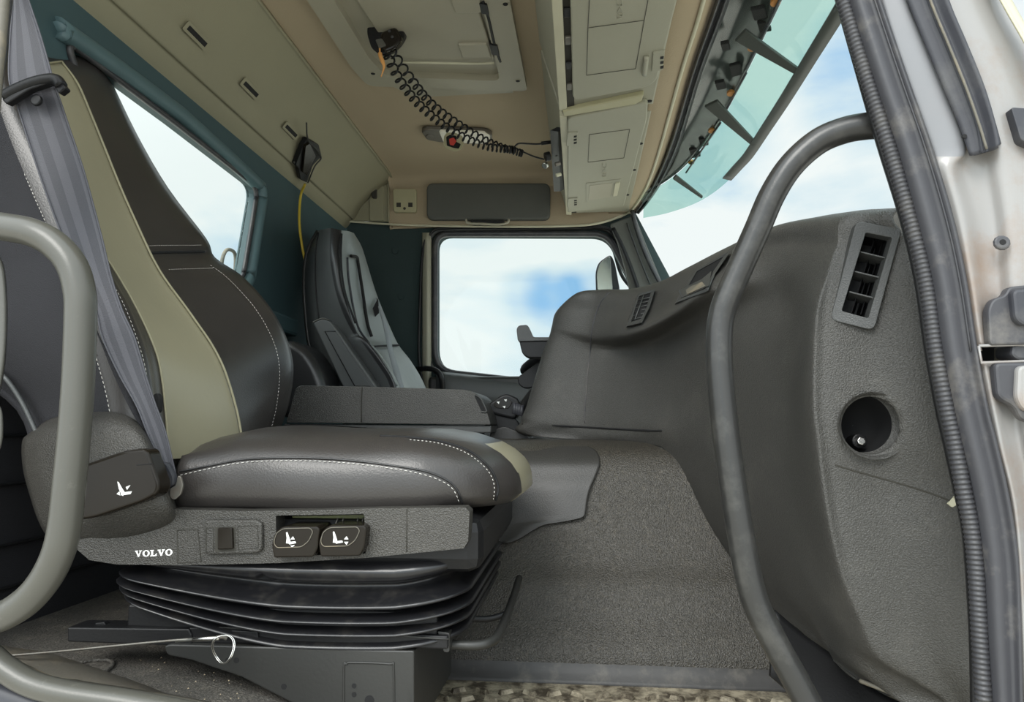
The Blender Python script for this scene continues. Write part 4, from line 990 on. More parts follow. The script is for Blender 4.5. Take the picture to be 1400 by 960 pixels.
# ================================================================== DRIVER SEAT (far)
ds = thing('driver_seat', 'far seat with grey shell, pale leather centre and folded armrest', 'seat', (-.62, 2.3, -.3), 'cab seats')
D_r = [
 [(436, 316, 2.30), (436, 315, 2.20), (452, 312, 2.12), (467, 315, 2.14), (476, 316, 2.22), (482, 318, 2.32), (484, 319, 2.42), (484, 322, 2.50)],
 [(424, 338, 2.28), (432, 338, 2.17), (451, 338, 2.105), (465, 338, 2.12), (474, 340, 2.235), (486, 340, 2.325), (494, 337, 2.47), (494, 340, 2.54)],
 [(418, 362, 2.27), (431, 362, 2.16), (452, 360, 2.10), (466, 362, 2.11), (476, 362, 2.25), (489, 363, 2.34), (502, 362, 2.49), (500, 364, 2.57)],
 [(417, 398, 2.26), (432, 398, 2.15), (458, 395, 2.10), (469, 390, 2.11), (478, 392, 2.25), (493, 392, 2.35), (511, 392, 2.50), (508, 394, 2.58)],
 [(419, 432, 2.26), (435, 434, 2.15), (468, 426, 2.10), (478, 422, 2.11), (484, 424, 2.25), (499, 424, 2.35), (521, 420, 2.51), (518, 424, 2.58)],
 [(422, 462, 2.26), (441, 466, 2.15), (483, 456, 2.10), (490, 457, 2.11), (494, 458, 2.24), (507, 460, 2.35), (537, 458, 2.51), (532, 460, 2.58)],
 [(426, 478, 2.26), (448, 484, 2.15), (492, 464, 2.08), (508, 472, 2.11), (512, 476, 2.22), (520, 474, 2.35), (546, 474, 2.51), (541, 478, 2.58)],
 [(436, 505, 2.26), (460, 510, 2.15), (512, 492, 2.08), (528, 500, 2.10), (532, 500, 2.22), (540, 498, 2.35), (562, 494, 2.51), (556, 500, 2.58)],
 [(450, 530, 2.26), (474, 532, 2.15), (530, 520, 2.08), (542, 527, 2.10), (548, 528, 2.22), (556, 527, 2.35), (579, 524, 2.51), (574, 528, 2.58)],
 [(462, 560, 2.26), (490, 562, 2.15), (540, 556, 2.08), (550, 556, 2.10), (558, 556, 2.22), (568, 556, 2.35), (590, 556, 2.51), (584, 556, 2.58)]]
def dmf(i, j):
    k = j // 5; r = i / 5
    if k <= 1: return 0
    if k == 2: return 1
    if k == 4 and r > 1.4: return 3
    if r > 6: return 2
    return 2
sheet('backrest', grid(gp(D_r), 5, 5), [M_shell, M_leather2, M_palelea, M_palelea], ds, th=.0, mf=dmf)
# back of the shell so that the seat is closed from behind
sheet('shell_back', grid([[r[0], r[0] + (r[-1] - r[0]) * .5 + Vector((-.06, 0, 0)), r[-1]] for r in gp(D_r)], 4, 4), M_steel, ds, th=.01)
tube('shell_crease', [PY(x, y, Y - .004) for x, y, Y in ((435, 318, 2.19), (431.5, 345, 2.165), (431, 375, 2.155), (432, 400, 2.15), (436, 436, 2.15))], .0025, M_dark, ds)
for k, (pp, m_) in enumerate((([(475, 352, 2.22), (477, 382, 2.235), (484, 425, 2.235), (491, 450, 2.22), (505, 470, 2.2)], M_weather2), ([(480, 350, 2.26), (488, 352, 2.31), (490, 362, 2.335), (496, 400, 2.345), (502, 440, 2.345), (508, 460, 2.345)], M_dark), ([(467, 320, 2.135), (466, 345, 2.11), (467.5, 375, 2.105), (473, 405, 2.105), (486, 442, 2.105)], M_dark), ([(511, 474, 2.2), (524, 473, 2.35), (545, 472, 2.5)], M_dark))):
    tube('seam', [PY(x, y, Y - .006) for x, y, Y in pp], .0035 if k != 1 else .0055, m_, ds)
tube('bolster_piping', [PY(x, y, Y) for x, y, Y in ((508, 472, 2.10), (520, 486, 2.092), (531, 503, 2.088), (543, 528, 2.09))], .003, M_palelea, ds)
# folded armrest lever
am = plate('armrest', rnd(pxy([(427, 441), (440, 435), (451, 438), (462, 452), (515, 528), (520, 545), (478, 545), (467, 526)], 2.04), [.01, .012, .012, .01, .0, .0, .0, .0]), [], (0, .05, 0), M_shell, ds, .006, 3)
plate('armrest_inset', pxy([(444, 453), (459, 453), (506, 528), (485, 528)], 2.037), [], (0, .004, 0), M_shell, am, .001)
tube('inset_line', pxy([(485, 528), (444, 453), (459, 453)], 2.036), .0015, M_dark, am, raw=True)
tube('armrest_edge', pxy([(427, 441), (440, 435.5), (450, 438)], 2.04), .002, M_handle, am)
# belt
rows = gp([[(514, 407, 2.46), (518, 412, 2.47)], [(519, 425, 2.40), (525, 430, 2.41)], [(525, 448, 2.34), (533, 455, 2.35)], [(530, 475, 2.28), (538, 482, 2.29)], [(536, 500, 2.22), (546, 506, 2.23)], [(543, 530, 2.16), (553, 532, 2.17)]])
sheet('belt', grid(rows, 2, 4), M_belt2, ds, th=.002)
plate('dark_belt_patch', pxy([(504, 432), (517, 407), (518, 428), (506, 440)], 2.42), [], (0, .003, 0), M_black, ds, .001)  # black triangular patch beside the pale belt
# seat cushion and base of the far seat (behind the armrest box)
lv = [(-.20, .02), (-.19, 0), (-.12, 0), (-.08, .01), (-.06, .05), (-.055, .12)]
G = [[p for p in superloop(-.60 + d_, -.12 - d_, 2.08 + d_, 2.58 - d_, [max(.02, .06 - d_ * .3)] * 4, z)] for z, d_ in lv]
o = sheet('cushion', G, M_leather2, ds, th=0, closed_u=True)
G = [superloop(-.56, -.2, 2.15, 2.5, [.03] * 4, z) for z in (-.335, -.20)]
sheet('pedestal', G, M_bellows, ds, th=0, closed_u=True)

# ================================================================== PASSENGER SEAT (near)
ps = thing('passenger_seat', 'near black leather passenger seat with olive stripe, belt and bellows base', 'seat', (-.38, 1.17, -.34), 'cab seats')
S_r = [
 [(-160, -20, 1.02), (-30, -14, 1.02), (0, -8, 1.05), (14, 2, 1.10), (44, 18, 1.18), (72, 26, 1.26), (78, 22, 1.32)],
 [(-160, 40, .99), (-26, 46, .98), (4, 52, 1.02), (20, 56, 1.08), (54, 58, 1.18), (104, 58, 1.28), (110, 54, 1.35)],
 [(-160, 120, .965), (-8, 124, .96), (28, 120, 1.0), (46, 112, 1.065), (98, 103, 1.185), (134, 94, 1.295), (141, 90, 1.37)],
 [(-160, 210, .955), (14, 190, .955), (58, 192, .985), (82, 196, 1.05), (137, 192, 1.19), (179, 186, 1.315), (187, 183, 1.39)],
 [(-160, 290, .95), (44, 262, .95), (92, 264, .975), (112, 272, 1.04), (165, 261, 1.2), (220, 261, 1.345), (230, 257, 1.42)],
 [(-150, 360, .95), (72, 326, .945), (120, 330, .97), (138, 338, 1.035), (196, 330, 1.2), (272, 329, 1.38), (282, 326, 1.46)],
 [(-140, 385, .95), (80, 352, .945), (135, 356, .968), (152, 362, 1.035), (209, 357, 1.203), (284, 354, 1.395), (294, 352, 1.47)],
 [(-130, 420, .95), (93, 380, .943), (150, 382, .966), (168, 388, 1.032), (226, 385, 1.205), (322, 382, 1.40), (334, 380, 1.48)],
 [(-120, 470, .95), (112, 424, .942), (172, 424, .963), (190, 428, 1.03), (262, 434, 1.21), (364, 430, 1.405), (376, 430, 1.48)],
 [(-50, 500, .97), (132, 490, .94), (195, 490, .96), (216, 490, 1.03), (298, 490, 1.215), (388, 488, 1.415), (400, 490, 1.49)],
 [(30, 556, .99), (149, 556, .94), (207, 556, .96), (226, 560, 1.03), (320, 555, 1.22), (384, 548, 1.42), (396, 548, 1.49)],
 [(60, 640, .99), (160, 640, .94), (222, 628, .965), (231, 628, 1.03), (332, 618, 1.22), (368, 600, 1.42), (378, 600, 1.49)]]
SG = grid(gp(S_r), 6, 6)
def smf(i, j):
    k = j // 6
    if k == 0: return 2
    if k == 3: return 1 if i > 9 else 0
    return 0
# the seam lines follow the grid columns
sheet('backrest', SG, [M_leather, M_olive, M_fabric], ps, th=.0, mf=smf)
sheet('backrest_rear', grid([[r[0], r[0] + (r[-1] - r[0]) * .5 + Vector((-.10, 0, 0)), r[-1]] for r in gp(S_r)], 4, 4), M_fabric, ps, th=.01)
col = lambda j: [r[j] for r in SG]
def off(pts, o_): return [p + o_ for p in pts]
tube('olive_piping', off(col(24)[10:], Vector((.004, -.002, 0)))[::3], .0022, M_pipe, ps)
tube('olive_piping', off(col(18)[12:], Vector((.002, -.003, 0)))[::3], .0018, M_pipe, ps)
tube('olive_piping', [SG[10][j] + Vector((.004, -.002, 0)) for j in range(18, 25)], .0018, M_pipe, ps, n=2)
stitches('stitching', off(col(6)[22:], Vector((.001, -.002, 0)))[::3], M_thread, ps)
stitches('stitching', off(col(12)[36:], Vector((.002, -.002, 0)))[::3], M_thread, ps)
stitches('stitching', off(col(29)[38:], Vector((.004, -.002, 0)))[::3], M_thread, ps)
stitches('stitching', [SG[31][j] + Vector((.003, -.003, 0)) for j in range(24, 31)], M_thread, ps)
tube('shoulder_fold', [SG[33][j] + Vector((.0, -.001, 0)) for j in range(24, 31)], .0030, M_dark, ps, n=2)
stitches('stitching', [SG[39][j] + Vector((.003, -.003, 0)) for j in range(25, 30)], M_thread, ps)
tube('side_strap', [PY(-10, 505, .96), PY(8, 518, .96), PY(30, 550, .965), PY(52, 596, .965)], .0035, M_shell, ps)
plate('belt_slot', rnd([PY(x, y, .955) for x, y in ((209, 540), (214, 537), (218, 545), (217, 562), (212, 566), (208, 552))], .003), [], (0, .01, 0), M_dark, ps, .001)

# cushion
def cdef(p):
    q = p.copy(); yc = (p.y - 1.192) / .24
    if p.x > -.30:
        t = (p.x + .30) / .20; q.x += .028 * t * t * (1 - yc * yc)
        if p.z > -.10: q.z -= .028 * t * t * max(0, (p.z + .12) / .12)
        else: q.z += .008 * t * t
    if p.x < -.50 and p.z > -.03: q.z -= .012 * (-.50 - p.x) / .08
    q.z += .0025 * math.sin(p.x * 23)
    return q
lv = [(-.122, .03), (-.121, .012), (-.113, .003), (-.095, -.002), (-.075, -.001), (-.058, .002), (-.042, .010), (-.028, .024), (-.017, .045), (-.009, .08), (-.005, .12), (-.003, .17), (-.002, .21)]
G = []
for z, d_ in lv:
    rr = [.02, max(.012, .12 - d_ * .45), max(.012, .12 - d_ * .45), .02]
    L = superloop(-.585 + d_ * .25, -.112 - d_, .952 + d_, 1.432 - d_, rr, z, 10)
    G.append([cdef(p) for p in resamp(L, 240)])
def cmf(i, j):
    p = G[i][j]
    return 1 if (p.x > -.15 and 1.07 < p.y < 1.30 and 1 <= i <= 7) else 0
cu = sheet('cushion', G, [M_leather, M_olive, M_leather2], ps, th=0, closed_u=True, mf=cmf)
from mathutils.bvhtree import BVHTree
bm = bmesh.new(); bm.from_mesh(cu.data); bmesh.ops.transform(bm, matrix=Matrix.Translation(BASES[cu.name]), verts=bm.verts); BV = BVHTree.FromBMesh(bm); bm.free()
def onbv(x, y, o_=.0015, bv=None):
    d_ = ray(x, y).normalized(); h_ = (bv or BV).ray_cast(Vector((0, 0, 0)), d_)
    return (h_[0] - d_ * o_) if h_[0] else PY(x, y, .955)
def bvline(pts, n=6):
    P = cr([Vector((x, y, 0)) for x, y in pts], n); return [onbv(p.x, p.y) for p in P]
stitches('cushion_stitching', bvline([(246, 650), (290, 640), (337, 632), (400, 630), (460, 632), (525, 639), (575, 648), (604, 658), (620, 670), (629, 690)]), M_thread, cu)
tube('cushion_seam', bvline([(246, 645), (290, 636), (337, 628), (400, 626), (460, 628), (525, 635), (580, 644), (610, 656), (625, 670), (633, 690)]), .0014, M_leather2, cu)
stitches('cushion_stitching', bvline([(560, 601), (600, 606), (635, 618), (660, 636), (672, 652), (676, 668), (674, 686)]), M_thread, cu, dash=.003)
tube('cushion_seam', bvline([(520, 596), (560, 598), (600, 603), (640, 616), (666, 636), (678, 655), (681, 670), (678, 684)]), .0018, M_dark, cu)

# side panel of the seat
YS = .930
opening = pxy([(377, 705), (498, 703), (500, 757), (378, 761)], YS)
o1 = pxy([(236, 696), (250, 697), (330, 699), (420, 698), (520, 695), (636, 694), (642, 700), (640, 740), (634, 750), (500, 763), (380, 770), (250, 773), (160, 772), (122, 766), (106, 752), (104, 738), (180, 728), (228, 712)], YS)
panel = plate('side_panel', o1, [rnd(opening, .002, 2)], (0, .03, 0), M_plastic, ps, .004, 3)
plate('lever_recess', pxy([(372, 700), (504, 698), (506, 762), (373, 766)], .975), [], (0, .01, 0), M_dark, panel, 0)
plate('recess_plate', pxy([(400, 706), (498, 704), (498, 716), (400, 718)], .965), [], (0, .004, 0), M_greeny, panel, 0)
for x in (462, 470, 490, 497):
    tube('recess_rod', pxy([(x, 708), (x - 6, 724)], .955), .001, M_dullmetal, panel, raw=True, ns=6)
tube('panel_seam', pxy([(556, 696), (556, 755)], YS - .0003), .0007, M_line, panel, raw=True, ns=6)
for seg in ([(242, 725), (270, 724), (275, 768), (243, 770), (242, 725)],):
    tube('blank_cover_seam', pxy(seg, YS - .0003), .0007, M_line, panel, raw=True, ns=6)
sb = plate('switch_plate', rnd(pxy([(279, 714), (284, 711), (350, 711), (358, 716), (358, 752), (350, 757), (284, 759), (279, 755)], YS - .006), .003), [], (0, .008, 0), M_plastic, panel, .003, 3)
plate('switch_bed', pxy([(294, 721), (321, 720), (322, 754), (294, 755)], YS - .0065), [], (0, .002, 0), M_line, sb, 0)
plate('rocker_switch', rnd(pxy([(297, 722), (317, 722), (318, 751), (297, 752)], YS - .011), .002), [], (0, .008, 0), M_gloss, sb, .002, 3)
for seg in ([(282, 722), (292, 721.5), (292, 754), (282, 755), (282, 722)], [(325, 720), (352, 719), (353, 749), (326, 752), (325, 720)]):
    tube('blank_cover_seam', pxy(seg, YS - .0063), .0005, M_line, sb, raw=True, ns=6)
def icon(parent, cx, cy, s, Y, kind):
    def P_(l): return [PY(cx + a * s, cy + b * s, Y) for a, b in l]
    plate('seat_symbol', P_([(-7, -9), (-5, -10), (-2, -2), (0, 5), (-1, 9), (-7, 8), (-6, 0)]) if kind else P_([(-7, -10), (-5, -9), (0, 0), (4, 6), (1, 11), (-1, 9), (-5, 0)]), [], (0, .0004, 0), M_white, parent, 0)
    plate('seat_symbol', P_([(-2, 6), (8, 5) if kind else (14, 4), (9, 8) if kind else (12, 8), (-2, 10)]), [], (0, .0004, 0), M_white, parent, 0)
    if kind == 2:
        plate('arrow_symbol', P_([(11, 3), (15, -2), (18, 3)]), [], (0, .0004, 0), M_white, parent, 0)
        plate('arrow_symbol', P_([(11, 7), (18, 7), (15, 12)]), [], (0, .0004, 0), M_white, parent, 0)
    elif kind == 1:
        plate('arrow_symbol', P_([(0, 2), (4, -3), (7, 2)]), [], (0, .0004, 0), M_white, parent, 0)
        plate('arrow_symbol', P_([(0, 12), (7, 11), (3, 15)]), [], (0, .0004, 0), M_white, parent, 0)
    else:
        plate('arrow_symbol', P_([(5, -2), (12, -5), (7, 2)]), [], (0, .0004, 0), M_white, parent, 0)
        plate('arrow_symbol', P_([(-8, 8), (-4, 4), (-3, 10)]), [], (0, .0004, 0), M_white, parent, 0)
for k, (dx, lab) in enumerate(((0, 1), (64, 2))):
    pts = [(371, 744), (376, 728), (386, 720), (433, 720), (437, 724), (434, 750), (428, 762), (374, 763)]
    w_ = 1.0 if k == 0 else .98
    lev = plate('paddle_lever', rnd(pxy([(x + dx, y - k * 1.5) for x, y in pts], .912), .004), [], (0, .05, 0), M_gloss, panel, .003, 3)
    rim = [(374, 742), (378, 729), (387, 723), (424, 722), (428, 727), (422, 740), (412, 748), (378, 749)]
    tube('paddle_outline', rnd(pxy([(x + dx, y - k * 1.5) for x, y in rim], .9112), .004, 3), .0006, M_sill, lev, closed=True, n=1, ns=6)
    icon(lev, 397 + dx, 736 - k, .85, .9112, lab)
# VOLVO lettering
wd = None
def letter(ch, x, y, w, h_, parent):
    Y = YS - .0004; sl = -.05
    def P_(l): return [PY(x + a * w, y + b * h_ + a * w * sl, Y) for a, b in l]
    if ch == 'V': polys = [([(0, 0), (.42, 0), (.42, .14), (.34, .14), (.54, .66), (.70, .14), (.60, .14), (.60, 0), (1, 0), (1, .14), (.86, .14), (.58, 1), (.42, 1), (.10, .14), (0, .14)], [])]
    elif ch == 'L': polys = [([(0, 0), (.55, 0), (.55, .14), (.42, .14), (.42, .84), (.70, .84), (.86, .58), (.96, .58), (.92, 1), (0, 1), (0, .86), (.14, .86), (.14, .14), (0, .14)], [])]
    else:
        e = lambda rx, ry: [(.5 + rx * math.cos(a * math.pi / 12), .5 + ry * math.sin(a * math.pi / 12)) for a in range(24)]
        polys = [(e(.5, .52), e(.24, .38))]
    for a, b in polys: plate('letter_' + ch.lower(), P_(a), [P_(b)] if b else [], (0, .0005, 0), M_white, parent, 0)
xx = 184.5
for ch, w in zip('VOLVO', (9.6, 9.8, 9.4, 9.8, 9.8)):
    letter(ch, xx, 753.2 - (xx - 184) * .045, w, 8.6, panel); xx += w + .7

# recliner cover with its glossy handle
rows = gp([
 [(40, 592, .99), (70, 572, .97), (120, 562, .955), (160, 560, .95), (186, 573, .955), (200, 592, .98)],
 [(30, 604, .95), (66, 590, .925), (120, 580, .91), (162, 578, .908), (194, 590, .915), (212, 612, .955)],
 [(31, 640, .95), (62, 636, .918), (120, 620, .90), (170, 612, .896), (206, 618, .905), (222, 640, .955)],
 [(40, 676, .95), (70, 680, .918), (122, 672, .90), (176, 662, .896), (216, 656, .905), (234, 668, .955)],
 [(52, 712, .95), (84, 716, .925), (130, 708, .905), (184, 698, .90), (228, 690, .908), (244, 698, .955)],
 [(66, 736, .96), (100, 742, .945), (140, 738, .932), (188, 728, .925), (232, 712, .925), (250, 705, .955)],
 [(80, 746, .98), (110, 752, .97), (150, 748, .955), (196, 738, .95), (236, 724, .95), (252, 712, .97)]])
rc = sheet('recliner_cover', grid(rows, 5, 5), M_plastic, ps, th=.003)
bm = bmesh.new(); bm.from_mesh(rc.data); bmesh.ops.transform(bm, matrix=Matrix.Translation(BASES[rc.name]), verts=bm.verts); BV2 = BVHTree.FromBMesh(bm); bm.free()
hd = plate('recliner_handle', rnd(pxy([(96, 642), (112, 636), (170, 616), (196, 613), (202, 618), (218, 664), (214, 676), (196, 686), (130, 708), (104, 712), (92, 700)], .880), [.01, 0, .01, .006, .006, .008, .008, .01, .01, .01, .01]), [], (0, .03, 0), M_gloss, rc, .005, 4)
tube('handle_highlight_edge', pxy([(177, 615), (188, 642), (202, 674)], .8795), .002, M_handle, hd, raw=False) if False else None
tube('handle_split', pxy([(187, 636), (209, 634)], .8798), .0006, M_dark, hd, raw=True, ns=6)
icon(hd, 167, 668, .95, .8792, 0)
# pan under the cushion
box('seat_pan', (-.58, .955, -.20), (-.135, 1.40, -.125), M_black, ps, .02)
# bellows
def bdef(p, zt=-.182):
    q = p.copy(); g = 1.0
    if p.x < -.40: g = 1 - .45 * min(1, (-.40 - p.x) / .26) ** 1.3
    q.z = zt + (p.z - zt) * g
    q.z += -.012 * math.cos((p.x + .36) / .52 * math.pi) * (1 if p.z < -.20 else .3) + .0
    if p.x > -.25: q.z += .012 * ((p.x + .25) / .12) ** 1.0
    return q
folds = [(-.180, .045), (-.184, .020), (-.190, .012), (-.196, .010), (-.200, .016), (-.207, .040), (-.216, .034), (-.226, .010), (-.231, .002), (-.235, .008), (-.238, .034), (-.241, .034), (-.247, .006), (-.251, .000), (-.254, .008), (-.256, .030), (-.259, .030), (-.264, .008), (-.268, .003), (-.271, .010), (-.273, .032), (-.276, .030), (-.281, .012), (-.285, .008), (-.288, .014), (-.290, .06)]
G = []
for z, d_ in folds:
    L = superloop(-.665 + d_, -.152 - d_ * .8, .930 + d_, 1.43 - d_, [.05, .07, .07, .05], z, 6)
    # fine along the straight sides
    Q = []
    for a, b in zip(L, L[1:] + L[:1]):
        m_ = max(1, int((b - a).length / .03))
        for k in range(m_): Q.append(a.lerp(b, k / m_))
    G.append(Q)
mn = min(len(q) for q in G)
def resamp(L, n):
    T = [0]
    for a, b in zip(L, L[1:] + L[:1]): T.append(T[-1] + (b - a).length)
    out = []; i = 0
    for k in range(n):
        s = T[-1] * k / n
        while T[i + 1] < s: i += 1
        a = L[i]; b = L[(i + 1) % len(L)]; out.append(a.lerp(b, (s - T[i]) / ((T[i + 1] - T[i]) or 1)))
    return out
G = [[bdef(p) for p in resamp(q, 150)] for q in G]
cols_ = [cr([G[i][j] for i in range(len(G))], 2) for j in range(150)]
G = [[cols_[j][i] for j in range(150)] for i in range(len(cols_[0]))]
sheet('bellows', G, M_bellows, ps, th=0, closed_u=True)
# rails and base plate
box('upper_rail', tuple(PY(173, 858, .955)), (-.195, 1.36, PY(600, 838, .955).z), M_black, ps, .003)
plate('slide_rail', pxy([(92, 858), (258, 860), (262, 868), (262, 884), (92, 878)], .945), [], (0, .04, 0), M_black, ps, .002)
plate('slide_rail', pxy([(258, 858), (400, 860), (612, 870), (612, 888), (400, 882), (258, 880)], .948), [], (0, .04, 0), M_black, ps, .002)
tube('rail_lip', pxy([(300, 858), (420, 863), (520, 868), (614, 874)], .946), .0012, M_steel, ps)
plate('rail_block', rnd(pxy([(316, 862), (352, 864), (354, 880), (316, 878)], .944), .002), [], (0, .01, 0), M_black, ps, .001)
bp = plate('base_plate', rnd(pxy([(224, 884), (232, 881), (566, 890), (566, 1000), (480, 1000), (400, 962), (330, 926), (262, 903), (228, 896)], .938), [.004, .004, .004, 0, 0, 0, 0, .0, .005]), [], (0, .012, 0), M_steel, ps, .002)
plate('base_side', [PY(566, 890, .938), PY(566, 1010, .938), Vector((-.224, 1.22, -.42)), Vector((-.224, 1.22, -.322))], [], (-.01, 0, 0), M_steel, ps, .002)
tube('pressed_outline', pxy([(470, 1000), (470, 915), (474, 908), (482, 906), (532, 908), (538, 914), (539, 1000)], .9375), .0014, M_steel, bp)
for x, y, r in ((311, 903, .0026), (323, 903, .0030), (388, 939, .0030), (484, 938, .0025), (484, 950, .0025), (505, 958, .005)):
    disc('punched_hole', PY(x, y, .9376), (0, -1, 0), r * 1.3, .0006, M_dark, bp, 14, 0)
plate('rail_bolt', pxy([(130, 852), (142, 851), (146, 857), (130, 858)], .96), [], (0, .01, 0), M_black, ps, .001)
plate('rail_end', rnd([Vector((-.195, .955, -.275)), Vector((-.178, .955, -.277)), Vector((-.178, .955, -.302)), Vector((-.186, .955, -.302)), Vector((-.19, .955, -.288))], .003), [], (0, .02, 0), M_steel, ps, .002)
tube('slide_bar', [Vector((-.20, .985, -.300)), Vector((-.150, .985, -.301)), Vector((-.128, 1.0, -.300)), Vector((-.120, 1.04, -.298)), Vector((-.118, 1.2, -.294)), Vector((-.120, 1.36, -.290))], .0065, M_steel, ps)
tube('slide_bar_stay', [Vector((-.19, 1.10, -.296)), Vector((-.15, 1.12, -.302)), Vector((-.12, 1.13, -.296))], .005, M_black, ps)
# belt on the near seat
rows = []
for l, r, Y in (((9, -30), (28, -36), .93), ((17, 0), (37, -6), .925), ((14, 50), (54, 44), .915), ((12, 100), (68, 92), .905), ((16, 124), (74, 116), .900), ((22, 140), (79, 128), .905), ((38, 190), (96, 178), .91), ((57, 247), (115, 235), .91), ((82, 315), (138, 320), .91), ((107, 372), (152, 378), .91), ((131, 425), (167, 424), .912), ((140, 462), (184, 462), .915), ((163, 512), (199, 512), .92), ((187, 555), (212, 552), .925), ((203, 595), (226, 590), .932), ((222, 635), (238, 640), .938), ((232, 655), (243, 660), .94)):
    a = PY(l[0], l[1], Y); b = PY(r[0], r[1], Y + .012)
    rows.append([a, a.lerp(b, .33) + Vector((0, -.0015, 0)), a.lerp(b, .66) + Vector((0, -.0015, 0)), b])
bt = sheet('seat_belt', grid(rows, 3, 5), [M_belt, M_beltd], ps, th=.0015, mf=lambda i, j: (j // 2) % 2)
tube('belt_edge', [r[0] for r in rows], .0013, M_belt, bt, n=4); tube('belt_edge', [r[-1] for r in rows], .0013, M_belt, bt, n=4)
rows = []
for l, r, Y in (((128, 440), (140, 470), .93), ((150, 500), (166, 512), .932), ((176, 556), (188, 562), .936), ((196, 592), (206, 600), .94), ((214, 640), (230, 645), .944), ((222, 668), (238, 668), .946)):
    rows.append([PY(l[0], l[1], Y), PY(r[0], r[1], Y + .004)])
sheet('dark_belt_patch', grid(rows, 2, 5), M_fabric, ps, th=.0015)  # dark folded strip behind the near belt
gd = tube('belt_guide', pxy([(6, 132), (20, 124), (44, 114), (66, 109), (78, 110), (84, 118)], .892), .0085, M_black, ps)
plate('guide_tip', rnd(pxy([(58, 105), (78, 104), (90, 120), (80, 128), (70, 112), (40, 122), (8, 142), (2, 136), (4, 126)], .888), .003), [], (0, .012, 0), M_black, gd, .004, 3)
disc('guide_button', PY(48, 136, .897), (0, -1, 0), .0085, .006, M_black, ps, 20, .002)
ac = plate('belt_anchor', rnd(pxy([(232, 668), (240, 664), (243, 650), (247, 652), (250, 664), (247, 676), (238, 684), (232, 680)], .925), .003), [], (0, .004, 0), M_dullmetal, ps, .001)
plate('anchor_boot', rnd(pxy([(218, 634), (228, 632), (238, 650), (238, 664), (230, 668), (220, 655)], .93), .004), [], (0, .01, 0), M_weather2, ps, .003)

# ================================================================== GRAB HANDLES, CABLE, TUNNEL COVER
t = tube('grab_handle', [PY(x, y, Y) for x, y, Y in ((1214, 172, .792), (1190, 172, .795), (1155, 178, .80), (1118, 194, .805), (1082, 226, .81), (1056, 266, .815), (1036, 312, .82), (1012, 366, .825), (993, 410, .828), (985, 440, .83), (983, 475, .83), (985, 520, .83), (992, 590, .83), (1003, 670, .83), (1016, 750, .83), (1026, 800, .83), (1038, 836, .83), (1060, 880, .83), (1085, 925, .83), (1112, 975, .83), (1150, 1040, .83))], .0152, M_handle2, n=8, ns=20)
tag(t, 'long dark grey curved grab handle in front of the dashboard', 'grab handle')
t = tube('grab_handle', [PY(x, y, Y) for x, y, Y in ((-60, 305, .76), (-20, 307, .75), (10, 311, .745), (44, 318, .74), (74, 334, .74), (98, 362, .74), (109, 400, .74), (110, 440, .74), (107, 520, .74), (102, 590, .74), (95, 660, .74), (89, 715, .74), (80, 755, .74), (62, 792, .742), (36, 822, .745), (4, 842, .75), (-30, 850, .755), (-70, 852, .76))], .0168, M_handle, n=8, ns=20)
tag(t, 'pale grey curved grab handle at the left edge beside the near seat', 'grab handle')
t = tube('lower_rail', [PY(x, y, Y) for x, y, Y in ((-60, 880, .76), (-20, 893, .758), (4, 912, .756), (40, 934, .755), (90, 948, .755), (180, 962, .758), (300, 985, .76))], .0135, M_handle, n=8, ns=16)
tag(t, 'grey dusty tubular rail curving along the bottom left door sill', 'rail')
cb = thing('release_cable', 'thin steel pull cable with crimp sleeve and key ring under the seat', 'cable', tuple(PY(150, 888, .9)))
tube('wire', [PY(10, 897, .84), PY(80, 891, .86), PY(160, 883, .885), (PY(240, 875.5, .905)), PY(300, 872, .91)], .0016, M_dullmetal, cb)
tube('sleeve', [PY(264, 874.5, .908), PY(300, 872.5, .91)], .0032, M_chrome, cb, raw=True)
tube('collar', [PY(240, 876.5, .906), PY(264, 874.5, .908)], .0022, M_handle, cb, raw=True)
c = PY(304, 888, .905)
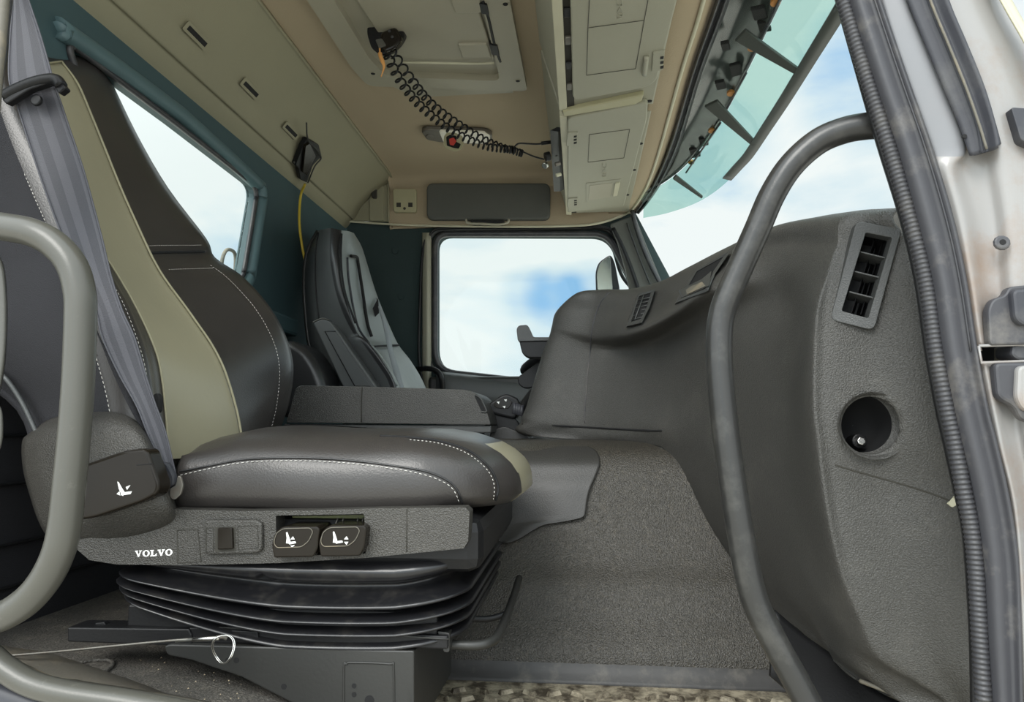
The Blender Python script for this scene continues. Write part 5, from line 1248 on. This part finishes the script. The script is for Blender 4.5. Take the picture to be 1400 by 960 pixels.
for k in range(2):
    tube('split_ring', [c + Vector((.0145 * math.cos(a * math.pi / 12) + k * .001, .004 * math.sin(a * math.pi / 6) + .002 * k, .0175 * math.sin(a * math.pi / 12))) for a in range(24)], .0009, M_chrome, cb, closed=True, n=2, ns=8)
tube('eye_bolt', [PY(296, 872, .91), PY(304, 871, .912), PY(310, 873, .915)], .0028, M_dullmetal, cb)

f_ = lambda P_: P_.y - TY(P_.z)
rows = []
for y, x0, x1 in ((606, 660, 790), (610, 660, 806), (618, 660, 817), (632, 660, 820), (648, 660, 815), (664, 662, 808), (682, 664, 803), (698, 666, 801), (706, 667, 796), (712, 668, 768), (716, 669, 744), (724, 670, 728), (734, 672, 712), (740, 674, 698)):
    rows.append([hit(lerp(x0, x1, t), y, f_) + Vector((0, -.007 - .004 * (.5 < t), -.001)) for t in (0, .25, .5, .75, .93, 1)])
t = sheet('tunnel_pad', grid(rows, 3, 4, cv=True), M_mat, th=.005)
tag(t, 'dark smooth rubber pad with stepped edge lying on the engine tunnel', 'pad')

# crumbs of dirt trodden onto the floor beside the sill
rg = random.Random(5); vs = []; fs = []
for k in range(150):
    if k < 90:
        p = PY(rg.uniform(-10, 330), rg.uniform(885, 958), .9); p = PZ(*proj(p), -.341)
        if p.y < .84 or p.y > 1.1: continue
    else: p = Vector((rg.uniform(-.22, .4), rg.uniform(1.2, 1.31), -.4655))
    s_ = rg.uniform(.0006, .0017); o_ = len(vs)
    vs += [p + Vector((s_ * rg.uniform(.6, 1.4), 0, 0)), p + Vector((-s_, s_ * .7, 0)), p + Vector((-s_ * .5, -s_, 0)), p + Vector((0, 0, s_ * rg.uniform(.7, 1.3)))]
    fs += [(o_, o_ + 1, o_ + 3), (o_ + 1, o_ + 2, o_ + 3), (o_ + 2, o_, o_ + 3), (o_, o_ + 2, o_ + 1)]
t = mk('dirt_crumbs', vs, fs, mat('dry_dirt', (150, 137, 114), .9), None, False)
tag(t, 'pale crumbs of dry dirt scattered on the cab floor', 'dirt', kind='stuff')
